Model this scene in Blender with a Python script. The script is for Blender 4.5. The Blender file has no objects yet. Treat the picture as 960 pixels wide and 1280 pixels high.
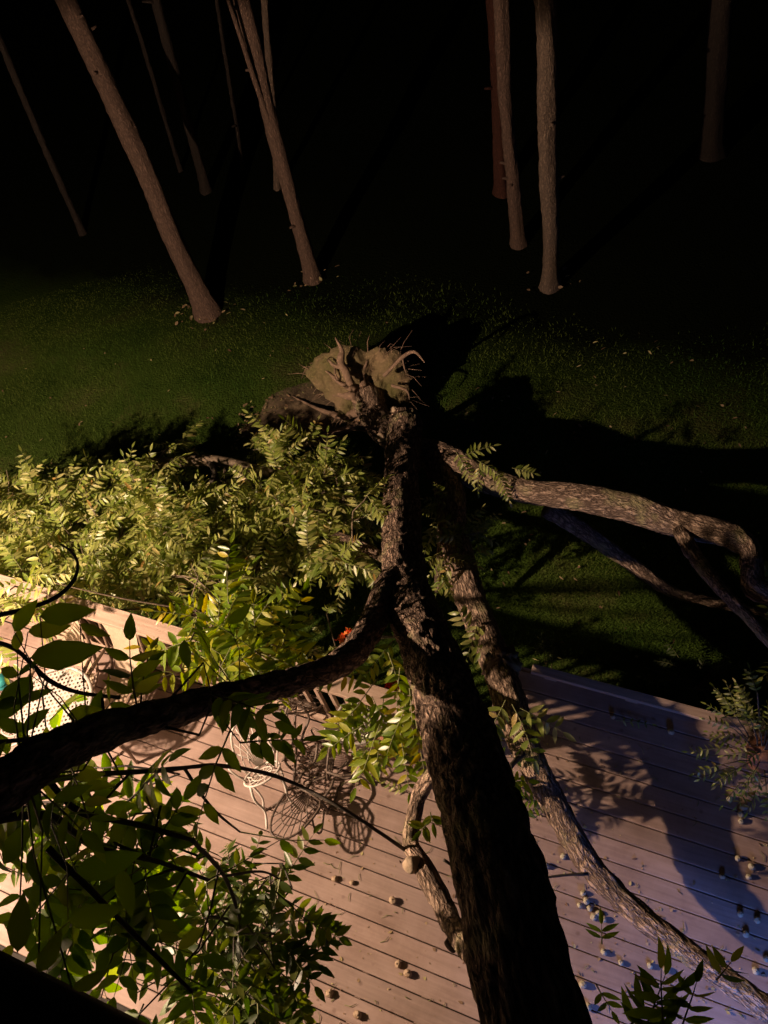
import bpy, math, random
import numpy as np
from math import sin, cos, radians, pi, atan2, degrees
from mathutils import Vector, Matrix, noise
random.seed(7); rng = np.random.default_rng(7)
sc = bpy.context.scene
col = sc.collection
R = radians

# ------------------------------------------------------------------ camera
F = 961.0; PITCH = R(52.7); ROLL = R(14.2); CZ = 6.6
fw = np.array([0, cos(PITCH), -sin(PITCH)]); u0 = np.array([0, sin(PITCH), cos(PITCH)]); r0 = np.array([1.0, 0, 0])
rt = cos(ROLL)*r0 - sin(ROLL)*u0; up = cos(ROLL)*u0 + sin(ROLL)*r0
CAM = np.array([0, 0, CZ])
cd = bpy.data.cameras.new('camera'); cam = bpy.data.objects.new('camera', cd); col.objects.link(cam)
cd.sensor_fit = 'HORIZONTAL'; cd.sensor_width = 36; cd.lens = F/960*36; cd.clip_start = 0.05; cd.clip_end = 1500
cam.matrix_world = Matrix([[rt[0], up[0], -fw[0], 0], [rt[1], up[1], -fw[1], 0], [rt[2], up[2], -fw[2], CZ], [0, 0, 0, 1]])
sc.camera = cam

# ------------------------------------------------------------------ night sky, moon, exposure
SKY = 0.0006; MOON = 0.004; EXPOSURE = 0.0
W = bpy.data.worlds.new("World"); sc.world = W; W.use_nodes = True
wn = W.node_tree.nodes; wl = W.node_tree.links
sky = wn.new('ShaderNodeTexSky'); sky.sky_type = 'NISHITA'; sky.sun_disc = False
sky.sun_elevation = R(40); sky.sun_rotation = R(150)
wl.new(sky.outputs[0], wn['Background'].inputs[0]); wn['Background'].inputs[1].default_value = SKY
sl = bpy.data.lights.new('moon', 'SUN'); sl.energy = MOON; sl.angle = R(0.5); sl.color = (0.75, 0.85, 1)
so = bpy.data.objects.new('moon', sl); col.objects.link(so); so.rotation_euler = (R(50), 0, R(150)); so.location = (0, 0, 12)
sc.view_settings.view_transform = 'Standard'; sc.view_settings.look = 'None'
sc.view_settings.exposure = EXPOSURE; sc.view_settings.gamma = 1
sc.cycles.use_denoising = True
sc.cycles.max_bounces = 6; sc.cycles.transparent_max_bounces = 8

# porch floodlight (warm) and the glow of the patio door (blue)
LAMP_W = 1820; LAMP_COL = (1.0, 0.68, 0.47); BLUE_W = 22; BLUE_COL = (0.12, 0.26, 1.0)

# house frame: n points out of the house, t runs along its wall and the deck boards
NV = np.array([sin(R(32)), cos(R(32)), 0]); TV = np.array([cos(R(32)), -sin(R(32)), 0]); HROT = R(-32)
def nt(n, t, z=0.0): return NV*n + TV*t + np.array([0, 0, z])
def at(px, py, z):
    d = fw*F + rt*(px-480) - up*(py-640); return CAM + d*((z-CZ)/d[2])
def atd(px, py, dist):
    d = fw*F + rt*(px-480) - up*(py-640); return CAM + d/np.linalg.norm(d)*dist
DZ = 1.0   # deck height above the lawn

# ------------------------------------------------------------------ materials
def mat(name, base, rough=0.7, var=None, scale=6.0, bump=0.0, bscale=30.0, metal=0.0, spec=0.5, stretch=(1, 1, 1), uv=False, island=None, trans=0.0):
    m = bpy.data.materials.new(name); m.use_nodes = True; nt_ = m.node_tree; N = nt_.nodes; L = nt_.links
    b = N['Principled BSDF']; b.inputs['Roughness'].default_value = rough; b.inputs['Metallic'].default_value = metal
    b.inputs['Specular IOR Level'].default_value = spec
    tc = N.new('ShaderNodeTexCoord'); mp = N.new('ShaderNodeMapping'); mp.inputs['Scale'].default_value = stretch
    L.new(tc.outputs['UV' if uv else 'Object'], mp.inputs[0])
    c = (*base, 1)
    out = None
    if var is not None:
        n1 = N.new('ShaderNodeTexNoise'); n1.inputs['Scale'].default_value = scale; n1.inputs['Detail'].default_value = 6
        L.new(mp.outputs[0], n1.inputs[0])
        rp = N.new('ShaderNodeValToRGB'); rp.color_ramp.elements[0].position = .34; rp.color_ramp.elements[1].position = .66
        rp.color_ramp.elements[0].color = c; rp.color_ramp.elements[1].color = (*var, 1)
        L.new(n1.outputs[0], rp.inputs[0]); out = rp.outputs[0]
    if island is not None:
        g = N.new('ShaderNodeNewGeometry'); r2 = N.new('ShaderNodeValToRGB'); r2.color_ramp.interpolation = 'LINEAR'
        els = r2.color_ramp.elements
        for i, (p, cc) in enumerate(island):
            e = els[i] if i < 2 else els.new(p)
            e.position = p; e.color = (*cc, 1)
        L.new(g.outputs['Random Per Island'], r2.inputs[0])
        if out is None: out = r2.outputs[0]
        else:
            mx = N.new('ShaderNodeMix'); mx.data_type = 'RGBA'; mx.blend_type = 'MULTIPLY'; mx.inputs[0].default_value = 1
            L.new(out, mx.inputs[6]); L.new(r2.outputs[0], mx.inputs[7]); out = mx.outputs[2]
    if out is not None: L.new(out, b.inputs['Base Color'])
    else: b.inputs['Base Color'].default_value = c
    if bump:
        n2 = N.new('ShaderNodeTexNoise'); n2.inputs['Scale'].default_value = bscale; n2.inputs['Detail'].default_value = 5
        L.new(mp.outputs[0], n2.inputs[0]); bp = N.new('ShaderNodeBump'); bp.inputs['Strength'].default_value = bump
        bp.inputs['Distance'].default_value = .02; L.new(n2.outputs[0], bp.inputs['Height']); L.new(bp.outputs[0], b.inputs['Normal'])
    if trans:
        tr = N.new('ShaderNodeBsdfTranslucent'); ms = N.new('ShaderNodeMixShader'); ms.inputs[0].default_value = trans
        hs = N.new('ShaderNodeHueSaturation'); hs.inputs['Saturation'].default_value = 1.15; hs.inputs['Value'].default_value = 1.5
        if out is not None: L.new(out, hs.inputs['Color'])
        else: hs.inputs['Color'].default_value = c
        L.new(hs.outputs[0], tr.inputs[0]); L.new(b.outputs[0], ms.inputs[1]); L.new(tr.outputs[0], ms.inputs[2])
        L.new(ms.outputs[0], N['Material Output'].inputs[0])
    return m

def bark_mat(name, dark, light, moss=None, sc_=1.0, strength=1.0):
    m = bpy.data.materials.new(name); m.use_nodes = True; N = m.node_tree.nodes; L = m.node_tree.links
    b = N['Principled BSDF']; b.inputs['Roughness'].default_value = .85; b.inputs['Specular IOR Level'].default_value = .25
    tc = N.new('ShaderNodeTexCoord'); mp = N.new('ShaderNodeMapping'); mp.inputs['Scale'].default_value = (30*sc_, 9*sc_, 1)
    L.new(tc.outputs['UV'], mp.inputs[0])
    wn_ = N.new('ShaderNodeTexNoise'); wn_.inputs['Scale'].default_value = 1.3; wn_.inputs['Detail'].default_value = 4
    L.new(mp.outputs[0], wn_.inputs[0])
    ad = N.new('ShaderNodeMix'); ad.data_type = 'RGBA'; ad.blend_type = 'ADD'; ad.inputs[0].default_value = 1.0; ad.clamp_factor = False; ad.inputs[0].default_value = 1.7
    L.new(mp.outputs[0], ad.inputs[6]); L.new(wn_.outputs['Color'], ad.inputs[7])
    v = N.new('ShaderNodeTexVoronoi'); v.feature = 'DISTANCE_TO_EDGE'; v.inputs['Scale'].default_value = 1.0
    L.new(ad.outputs[2], v.inputs[0])
    n3 = N.new('ShaderNodeTexNoise'); n3.inputs['Scale'].default_value = 3.5; n3.inputs['Detail'].default_value = 8; L.new(mp.outputs[0], n3.inputs[0])
    rp = N.new('ShaderNodeValToRGB'); rp.color_ramp.elements[0].position = .0; rp.color_ramp.elements[1].position = .45
    rp.color_ramp.elements[0].color = (*dark, 1); rp.color_ramp.elements[1].color = (*light, 1); L.new(v.outputs[0], rp.inputs[0])
    mu = N.new('ShaderNodeMix'); mu.data_type = 'RGBA'; mu.blend_type = 'OVERLAY'; mu.inputs[0].default_value = .9
    L.new(rp.outputs[0], mu.inputs[6]); L.new(n3.outputs[0], mu.inputs[7]); out = mu.outputs[2]
    if moss:
        n4 = N.new('ShaderNodeTexNoise'); n4.inputs['Scale'].default_value = 4; n4.inputs['Detail'].default_value = 6; L.new(tc.outputs['Object'], n4.inputs[0])
        r4 = N.new('ShaderNodeValToRGB'); r4.color_ramp.elements[0].position = .56; r4.color_ramp.elements[1].position = .7; L.new(n4.outputs[0], r4.inputs[0])
        m4 = N.new('ShaderNodeMix'); m4.data_type = 'RGBA'; L.new(r4.outputs[0], m4.inputs[0]); L.new(out, m4.inputs[6]); m4.inputs[7].default_value = (*moss, 1); out = m4.outputs[2]
    L.new(out, b.inputs['Base Color'])
    mt = N.new('ShaderNodeMath'); mt.operation = 'MULTIPLY_ADD'; mt.inputs[1].default_value = 1.6
    L.new(v.outputs[0], mt.inputs[0]); L.new(n3.outputs[0], mt.inputs[2])
    bp = N.new('ShaderNodeBump'); bp.inputs['Strength'].default_value = strength; bp.inputs['Distance'].default_value = .03
    L.new(mt.outputs[0], bp.inputs['Height']); L.new(bp.outputs[0], b.inputs['Normal'])
    return m

def emis(name, c, s):
    m = bpy.data.materials.new(name); m.use_nodes = True; b = m.node_tree.nodes['Principled BSDF']
    b.inputs['Base Color'].default_value = (*c, 1); b.inputs['Emission Color'].default_value = (*c, 1); b.inputs['Emission Strength'].default_value = s; return m

M = {}
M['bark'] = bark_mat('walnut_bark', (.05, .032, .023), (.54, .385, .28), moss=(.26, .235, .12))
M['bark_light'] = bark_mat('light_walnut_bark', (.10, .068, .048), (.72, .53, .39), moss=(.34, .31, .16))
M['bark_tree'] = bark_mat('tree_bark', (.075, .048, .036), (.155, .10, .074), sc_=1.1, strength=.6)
M['bark_faint'] = bark_mat('dimmed_bark', (.014, .010, .008), (.034, .025, .019), sc_=1.3, strength=.4)  # bark colour darkened to make the far trunks look dimly lit
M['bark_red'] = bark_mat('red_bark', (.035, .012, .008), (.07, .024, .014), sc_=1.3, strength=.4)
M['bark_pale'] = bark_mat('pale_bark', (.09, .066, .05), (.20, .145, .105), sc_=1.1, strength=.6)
M['twig'] = mat('twig_bark', (.10, .075, .05), .8, var=(.18, .14, .09), scale=40)
M['twig_dark'] = mat('dark_twig_bark', (.035, .028, .022), .8, var=(.06, .05, .035), scale=40)
M['cutwood'] = mat('broken_wood', (.5, .40, .28), .8, var=(.35, .26, .17), scale=30, bump=.4)
M['leaf'] = mat('walnut_leaf', (.1, .14, .03), .38, island=[(0, (.13, .19, .03)), (.35, (.25, .31, .06)), (.7, (.35, .38, .11)), (.96, (.45, .44, .17)), (1, (.36, .22, .06))], trans=.38, spec=.55)
M['leafbig'] = mat('fresh_leaf', (.08, .13, .02), .34, island=[(0, (.09, .16, .012)), (.5, (.19, .27, .02)), (.92, (.32, .34, .03)), (1, (.42, .33, .03))], trans=.42, spec=.5)
M['leafnear'] = mat('dark_green_leaf', (.05, .09, .02), .4, island=[(0, (.08, .15, .016)), (.6, (.17, .27, .028)), (1, (.30, .36, .06))], trans=.55, spec=.5)
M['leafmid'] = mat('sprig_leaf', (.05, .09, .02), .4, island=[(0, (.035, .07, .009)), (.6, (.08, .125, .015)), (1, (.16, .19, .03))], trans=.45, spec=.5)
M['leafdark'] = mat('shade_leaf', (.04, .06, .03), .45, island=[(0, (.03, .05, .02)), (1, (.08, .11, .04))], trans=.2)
M['rachis'] = mat('leaf_stalk', (.16, .17, .06), .6)
M['grass'] = mat('grass_blade', (.050, .115, .016), .7, var=(.13, .17, .035), scale=.6, trans=.2, spec=.08, island=[(0, (.8, .8, .8)), (1, (1.1, 1.1, 1.05))])
M['soil'] = mat('soil', (.07, .05, .03), .95, var=(.15, .11, .065), scale=5, bump=1, bscale=18)
M['turf'] = mat('torn_turf', (.10, .095, .03), .95, var=(.21, .15, .085), scale=3.2, bump=1, bscale=25)
M['root'] = mat('root', (.28, .19, .13), .9, var=(.18, .12, .08), scale=14, bump=.8, bscale=30)
M['rail'] = mat('rail_wood', (.30, .215, .16), .75, var=(.42, .31, .24), scale=3, stretch=(1, 14, 14), bump=.3, bscale=20)
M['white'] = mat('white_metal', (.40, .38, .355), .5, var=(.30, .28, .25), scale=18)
M['iron'] = mat('weathered_iron', (.06, .042, .032), .55, var=(.17, .13, .10), scale=25, bump=.2)
M['sling'] = mat('beige_sling', (.36, .28, .20), .85, var=(.43, .34, .25), scale=8, bump=.3, bscale=160)
M['frame'] = mat('bronze_tube', (.14, .095, .065), .45, var=(.2, .14, .1), scale=20)
M['nut'] = mat('walnut_husk', (.34, .31, .20), .7, var=(.44, .40, .29), scale=30, bump=.5, bscale=80)
M['nutbrown'] = mat('brown_husk', (.30, .20, .12), .8, var=(.50, .40, .28), scale=30, bump=.5, bscale=80)
M['siding'] = mat('house_siding', (.30, .27, .24), .7, var=(.34, .31, .28), scale=2, bump=.2)
M['shingle'] = mat('shingles', (.028, .026, .024), .95, var=(.045, .042, .04), scale=9, bump=.8, bscale=60)
M['dark'] = mat('dark_trim', (.03, .028, .026), .5, var=(.04, .037, .033), scale=9)
M['pot'] = mat('clay_pot', (.30, .13, .07), .8, var=(.22, .1, .06), scale=9, bump=.3)
M['red'] = mat('red_petal', (.62, .035, .03), .5, var=(.8, .12, .10), scale=30, trans=.3)
M['orange'] = mat('orange_petal', (.70, .10, .03), .5, island=[(0, (.75, .09, .04)), (.5, (.85, .25, .07)), (1, (.8, .5, .12))], trans=.3)
M['teal'] = mat('teal_glaze', (.02, .16, .17), .3, var=(.03, .22, .22), scale=9)
M['debris'] = mat('dry_leaf_bits', (.22, .14, .08), .8, island=[(0, (.16, .09, .05)), (.6, (.34, .25, .14)), (1, (.42, .40, .16))], trans=.1)

def deck_mat():
    m = bpy.data.materials.new('deck_plank'); m.use_nodes = True; N = m.node_tree.nodes; L = m.node_tree.links
    b = N['Principled BSDF']; b.inputs['Roughness'].default_value = .62; b.inputs['Specular IOR Level'].default_value = .35
    tc = N.new('ShaderNodeTexCoord'); g = N.new('ShaderNodeNewGeometry')
    mp = N.new('ShaderNodeMapping'); mp.inputs['Scale'].default_value = (1.6, 34, 10); L.new(tc.outputs['Object'], mp.inputs[0])
    off = N.new('ShaderNodeVectorMath'); off.operation = 'ADD'; cb = N.new('ShaderNodeCombineXYZ'); ml = N.new('ShaderNodeMath'); ml.operation = 'MULTIPLY'; ml.inputs[1].default_value = 50
    L.new(g.outputs['Random Per Island'], ml.inputs[0]); L.new(ml.outputs[0], cb.inputs[0]); L.new(mp.outputs[0], off.inputs[0]); L.new(cb.outputs[0], off.inputs[1])
    n1 = N.new('ShaderNodeTexNoise'); n1.inputs['Scale'].default_value = 1.3; n1.inputs['Detail'].default_value = 7; n1.inputs['Distortion'].default_value = .4; L.new(off.outputs[0], n1.inputs[0])
    rp = N.new('ShaderNodeValToRGB'); rp.color_ramp.elements[0].position = .3; rp.color_ramp.elements[1].position = .72
    rp.color_ramp.elements[0].color = (.28, .207, .175, 1); rp.color_ramp.elements[1].color = (.37, .278, .24, 1); L.new(n1.outputs[0], rp.inputs[0])
    r2 = N.new('ShaderNodeValToRGB'); r2.color_ramp.elements[0].color = (.80, .79, .78, 1); r2.color_ramp.elements[1].color = (1.08, 1.06, 1.05, 1); L.new(g.outputs['Random Per Island'], r2.inputs[0])
    mx = N.new('ShaderNodeMix'); mx.data_type = 'RGBA'; mx.blend_type = 'MULTIPLY'; mx.inputs[0].default_value = 1; L.new(rp.outputs[0], mx.inputs[6]); L.new(r2.outputs[0], mx.inputs[7])
    # stains and wear
    n2 = N.new('ShaderNodeTexNoise'); n2.inputs['Scale'].default_value = 2.3; n2.inputs['Detail'].default_value = 8; n2.inputs['Roughness'].default_value = .7; L.new(tc.outputs['Object'], n2.inputs[0])
    r3 = N.new('ShaderNodeValToRGB'); r3.color_ramp.elements[0].position = .36; r3.color_ramp.elements[1].position = .58
    r3.color_ramp.elements[0].color = (.66, .61, .57, 1); r3.color_ramp.elements[1].color = (1, 1, 1, 1); L.new(n2.outputs[0], r3.inputs[0])
    m2 = N.new('ShaderNodeMix'); m2.data_type = 'RGBA'; m2.blend_type = 'MULTIPLY'; m2.inputs[0].default_value = .8; L.new(mx.outputs[2], m2.inputs[6]); L.new(r3.outputs[0], m2.inputs[7])
    # small dark spots
    v = N.new('ShaderNodeTexVoronoi'); v.inputs['Scale'].default_value = 7; L.new(tc.outputs['Object'], v.inputs[0])
    r4 = N.new('ShaderNodeValToRGB'); r4.color_ramp.elements[0].position = .05; r4.color_ramp.elements[1].position = .13
    r4.color_ramp.elements[0].color = (.55, .48, .44, 1); r4.color_ramp.elements[1].color = (1, 1, 1, 1); L.new(v.outputs[0], r4.inputs[0])
    m3 = N.new('ShaderNodeMix'); m3.data_type = 'RGBA'; m3.blend_type = 'MULTIPLY'; m3.inputs[0].default_value = .7; L.new(m2.outputs[2], m3.inputs[6]); L.new(r4.outputs[0], m3.inputs[7])
    L.new(m3.outputs[2], b.inputs['Base Color'])
    bp = N.new('ShaderNodeBump'); bp.inputs['Strength'].default_value = .35; bp.inputs['Distance'].default_value = .004; L.new(n1.outputs[0], bp.inputs['Height']); L.new(bp.outputs[0], b.inputs['Normal'])
    return m
M['deck'] = deck_mat()

def lawn_mat():
    m = bpy.data.materials.new('lawn_ground'); m.use_nodes = True; N = m.node_tree.nodes; L = m.node_tree.links
    b = N['Principled BSDF']; b.inputs['Roughness'].default_value = .95; b.inputs['Specular IOR Level'].default_value = 0
    tc = N.new('ShaderNodeTexCoord')
    n1 = N.new('ShaderNodeTexNoise'); n1.inputs['Scale'].default_value = .9; n1.inputs['Detail'].default_value = 10; n1.inputs['Roughness'].default_value = .65; L.new(tc.outputs['Object'], n1.inputs[0])
    rp = N.new('ShaderNodeValToRGB'); e = rp.color_ramp.elements; e[0].position = .33; e[1].position = .7
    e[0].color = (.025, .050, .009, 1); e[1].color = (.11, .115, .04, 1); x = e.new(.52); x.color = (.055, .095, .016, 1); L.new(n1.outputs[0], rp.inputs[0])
    # lamp falloff painted in: lawn colour darkens with distance towards the trees
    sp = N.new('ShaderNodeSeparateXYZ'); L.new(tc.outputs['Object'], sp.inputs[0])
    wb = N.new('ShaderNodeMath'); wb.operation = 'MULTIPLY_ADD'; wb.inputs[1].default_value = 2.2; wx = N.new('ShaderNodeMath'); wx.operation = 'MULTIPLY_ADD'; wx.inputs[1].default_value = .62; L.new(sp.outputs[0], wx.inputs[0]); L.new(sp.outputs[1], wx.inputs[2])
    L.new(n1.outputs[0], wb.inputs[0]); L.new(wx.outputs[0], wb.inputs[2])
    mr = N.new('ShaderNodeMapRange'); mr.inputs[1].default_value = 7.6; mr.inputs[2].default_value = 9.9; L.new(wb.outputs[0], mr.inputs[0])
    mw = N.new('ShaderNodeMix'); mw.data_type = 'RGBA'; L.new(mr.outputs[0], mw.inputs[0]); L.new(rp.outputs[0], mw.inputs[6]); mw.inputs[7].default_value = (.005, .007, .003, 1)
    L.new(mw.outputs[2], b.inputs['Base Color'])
    n2 = N.new('ShaderNodeTexNoise'); n2.inputs['Scale'].default_value = 40; n2.inputs['Detail'].default_value = 6; L.new(tc.outputs['Object'], n2.inputs[0])
    bp = N.new('ShaderNodeBump'); bp.inputs['Strength'].default_value = 1; bp.inputs['Distance'].default_value = .04; L.new(n2.outputs[0], bp.inputs['Height']); L.new(bp.outputs[0], b.inputs['Normal'])
    return m
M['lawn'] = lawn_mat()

# ------------------------------------------------------------------ helpers
def tag(o, label=None, cat=None, group=None, kind=None):
    if label: o['label'] = label
    if cat: o['category'] = cat
    if group: o['group'] = group
    if kind: o['kind'] = kind
    return o
def empty(name, loc, rz=0.0):
    o = bpy.data.objects.new(name, None); col.objects.link(o); o.location = Vector(loc); o.rotation_euler = (0, 0, rz); o.empty_display_size = .1; return o

class MB:
    """collects shapes and links them as one mesh object (coordinates local to parent)"""
    def __init__(s): s.v = []; s.f = []; s.uv = []; s.mi = []; s.smooth = []
    def add(s, vs, fs, uvs=None, mi=0, smooth=True):
        b = len(s.v); s.v += [tuple(map(float, p)) for p in vs]
        for k, f in enumerate(fs):
            s.f.append([b+i for i in f]); s.uv.append(uvs[k] if uvs else [(0, 0)]*len(f)); s.mi.append(mi); s.smooth.append(smooth)
        return s
    def box(s, c, size, rot=None, mi=0, bev=0.0):
        x, y, z = [d/2 for d in size]
        if bev:
            vs = []
            for sz, sx in ((-z, 1), (z-bev, 1), (z, 0)):
                bb = 0 if sx else bev
                vs += [(-x+bb, -y+bb, sz), (x-bb, -y+bb, sz), (x-bb, y-bb, sz), (-x+bb, y-bb, sz)]
            fs = [(3, 2, 1, 0)]
            for k in (0, 4): fs += [(k+i, k+(i+1) % 4, k+4+(i+1) % 4, k+4+i) for i in range(4)]
            fs += [(8, 9, 10, 11)]
        else:
            vs = [(-x, -y, -z), (x, -y, -z), (x, y, -z), (-x, y, -z), (-x, -y, z), (x, -y, z), (x, y, z), (-x, y, z)]
            fs = [(3, 2, 1, 0), (4, 5, 6, 7), (0, 1, 5, 4), (1, 2, 6, 5), (2, 3, 7, 6), (3, 0, 4, 7)]
        mt = rot if rot is not None else Matrix.Identity(3)
        return s.add([mt @ Vector(p) + Vector(c) for p in vs], fs, mi=mi, smooth=False)
    def tube(s, pts, rad, seg=8, mi=0, cap=True, wob=0.0, ds=None, freq=6.0, ridge=0.0, seed=0.0):
        P = [Vector(p) for p in pts]; Rr = list(rad) if hasattr(rad, '__len__') else [rad]*len(P)
        if ds:
            Q = []; RR = []; n = len(P)
            for i in range(n-1):
                p0 = P[i-1] if i else P[0]*2-P[1]; p1 = P[i]; p2 = P[i+1]; p3 = P[i+2] if i+2 < n else P[-1]*2-P[-2]
                k = max(1, int((p2-p1).length/ds))
                for j in range(k):
                    t = j/k; Q.append(.5*((2*p1)+(p2-p0)*t+(2*p0-5*p1+4*p2-p3)*t*t+(3*p1-3*p2+p3-p0)*t**3))
                    RR.append(Rr[i]*(1-t)+Rr[i+1]*t)
            Q.append(P[-1]); RR.append(Rr[-1]); P = Q; Rr = RR
        vs = []; fs = []; uvs = []; T = (P[1]-P[0]).normalized()
        a = Vector((0, 0, 1)) if abs(T.z) < .9 else Vector((1, 0, 0)); X = T.cross(a).normalized(); sl_ = [0.0]
        for i in range(len(P)):
            if 0 < i < len(P)-1: T = (P[i+1]-P[i-1]).normalized()
            elif i: T = (P[i]-P[i-1]).normalized()
            if i: sl_.append(sl_[-1]+(P[i]-P[i-1]).length)
            X = (X - T*X.dot(T)).normalized(); Y = T.cross(X)
            for k in range(seg):
                an = 2*pi*k/seg; r = Rr[i]
                if wob:
                    cx, cy = cos(an), sin(an)
                    r *= 1 + wob*noise.noise(Vector((cx*1.1, cy*1.1, sl_[i]*freq*.35+seed)))
                    if ridge:
                        rr = Rr[i]
                        h = abs(noise.noise(Vector((cx*rr*26, cy*rr*26, sl_[i]*7+seed)))); h2 = noise.noise(Vector((cx*rr*60, cy*rr*60, sl_[i]*22+seed)))
                        r += ridge*(min(h*2.6, 1.0)-.6) + ridge*.35*h2
                vs.append(P[i]+(X*cos(an)+Y*sin(an))*r)
        for i in range(len(P)-1):
            for k in range(seg):
                k2 = (k+1) % seg; fs.append((i*seg+k, i*seg+k2, (i+1)*seg+k2, (i+1)*seg+k))
                c1 = k*2*pi*Rr[i]/seg; c2 = (k+1)*2*pi*Rr[i]/seg
                uvs.append([(c1, sl_[i]), (c2, sl_[i]), (c2, sl_[i+1]), (c1, sl_[i+1])])
        if cap:
            fs.append(tuple(range(seg))[::-1]); uvs.append([(0, 0)]*seg); b = (len(P)-1)*seg
            fs.append(tuple(b+k for k in range(seg))); uvs.append([(0, 0)]*seg)
        return s.add(vs, fs, uvs, mi)
    def blob(s, c, r, seg=10, rings=7, amp=.15, fr=2.0, mi=0, squash=(1, 1, 1), seed=0.0, rot=None):
        vs = [];
        for i in range(rings+1):
            th = pi*i/rings
            for k in range(seg):
                ph = 2*pi*k/seg; d = Vector((sin(th)*cos(ph), sin(th)*sin(ph), cos(th)))
                q = r*(1+amp*noise.fractal(d*fr+Vector((seed, 0, 0)), 1.0, 2.0, 4))
                p = Vector((d.x*squash[0], d.y*squash[1], d.z*squash[2]))*q
                if rot is not None: p = rot @ p
                vs.append(p+Vector(c))
        fs = [(i*seg+k, (i+1)*seg+k, (i+1)*seg+(k+1) % seg, i*seg+(k+1) % seg) for i in range(rings) for k in range(seg)]
        return s.add(vs, fs, mi=mi)
    def build(s, name, mats, parent=None, loc=None, shift=True):
        me = bpy.data.meshes.new(name); v = s.v
        if parent is not None and shift:
            inv = parent.matrix_basis.inverted(); v = [inv @ Vector(p) for p in v]
        me.from_pydata([tuple(p) for p in v], [], s.f)
        uvl = me.uv_layers.new(name='UVMap'); uvl.data.foreach_set('uv', [c for f in s.uv for q in f for c in q])
        me.polygons.foreach_set('material_index', s.mi); me.polygons.foreach_set('use_smooth', s.smooth)
        for m in (mats if isinstance(mats, (list, tuple)) else [mats]): me.materials.append(m)
        o = bpy.data.objects.new(name, me); col.objects.link(o)
        if parent is not None: o.parent = parent
        if loc is not None: o.location = loc
        me.update(); return o

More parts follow.
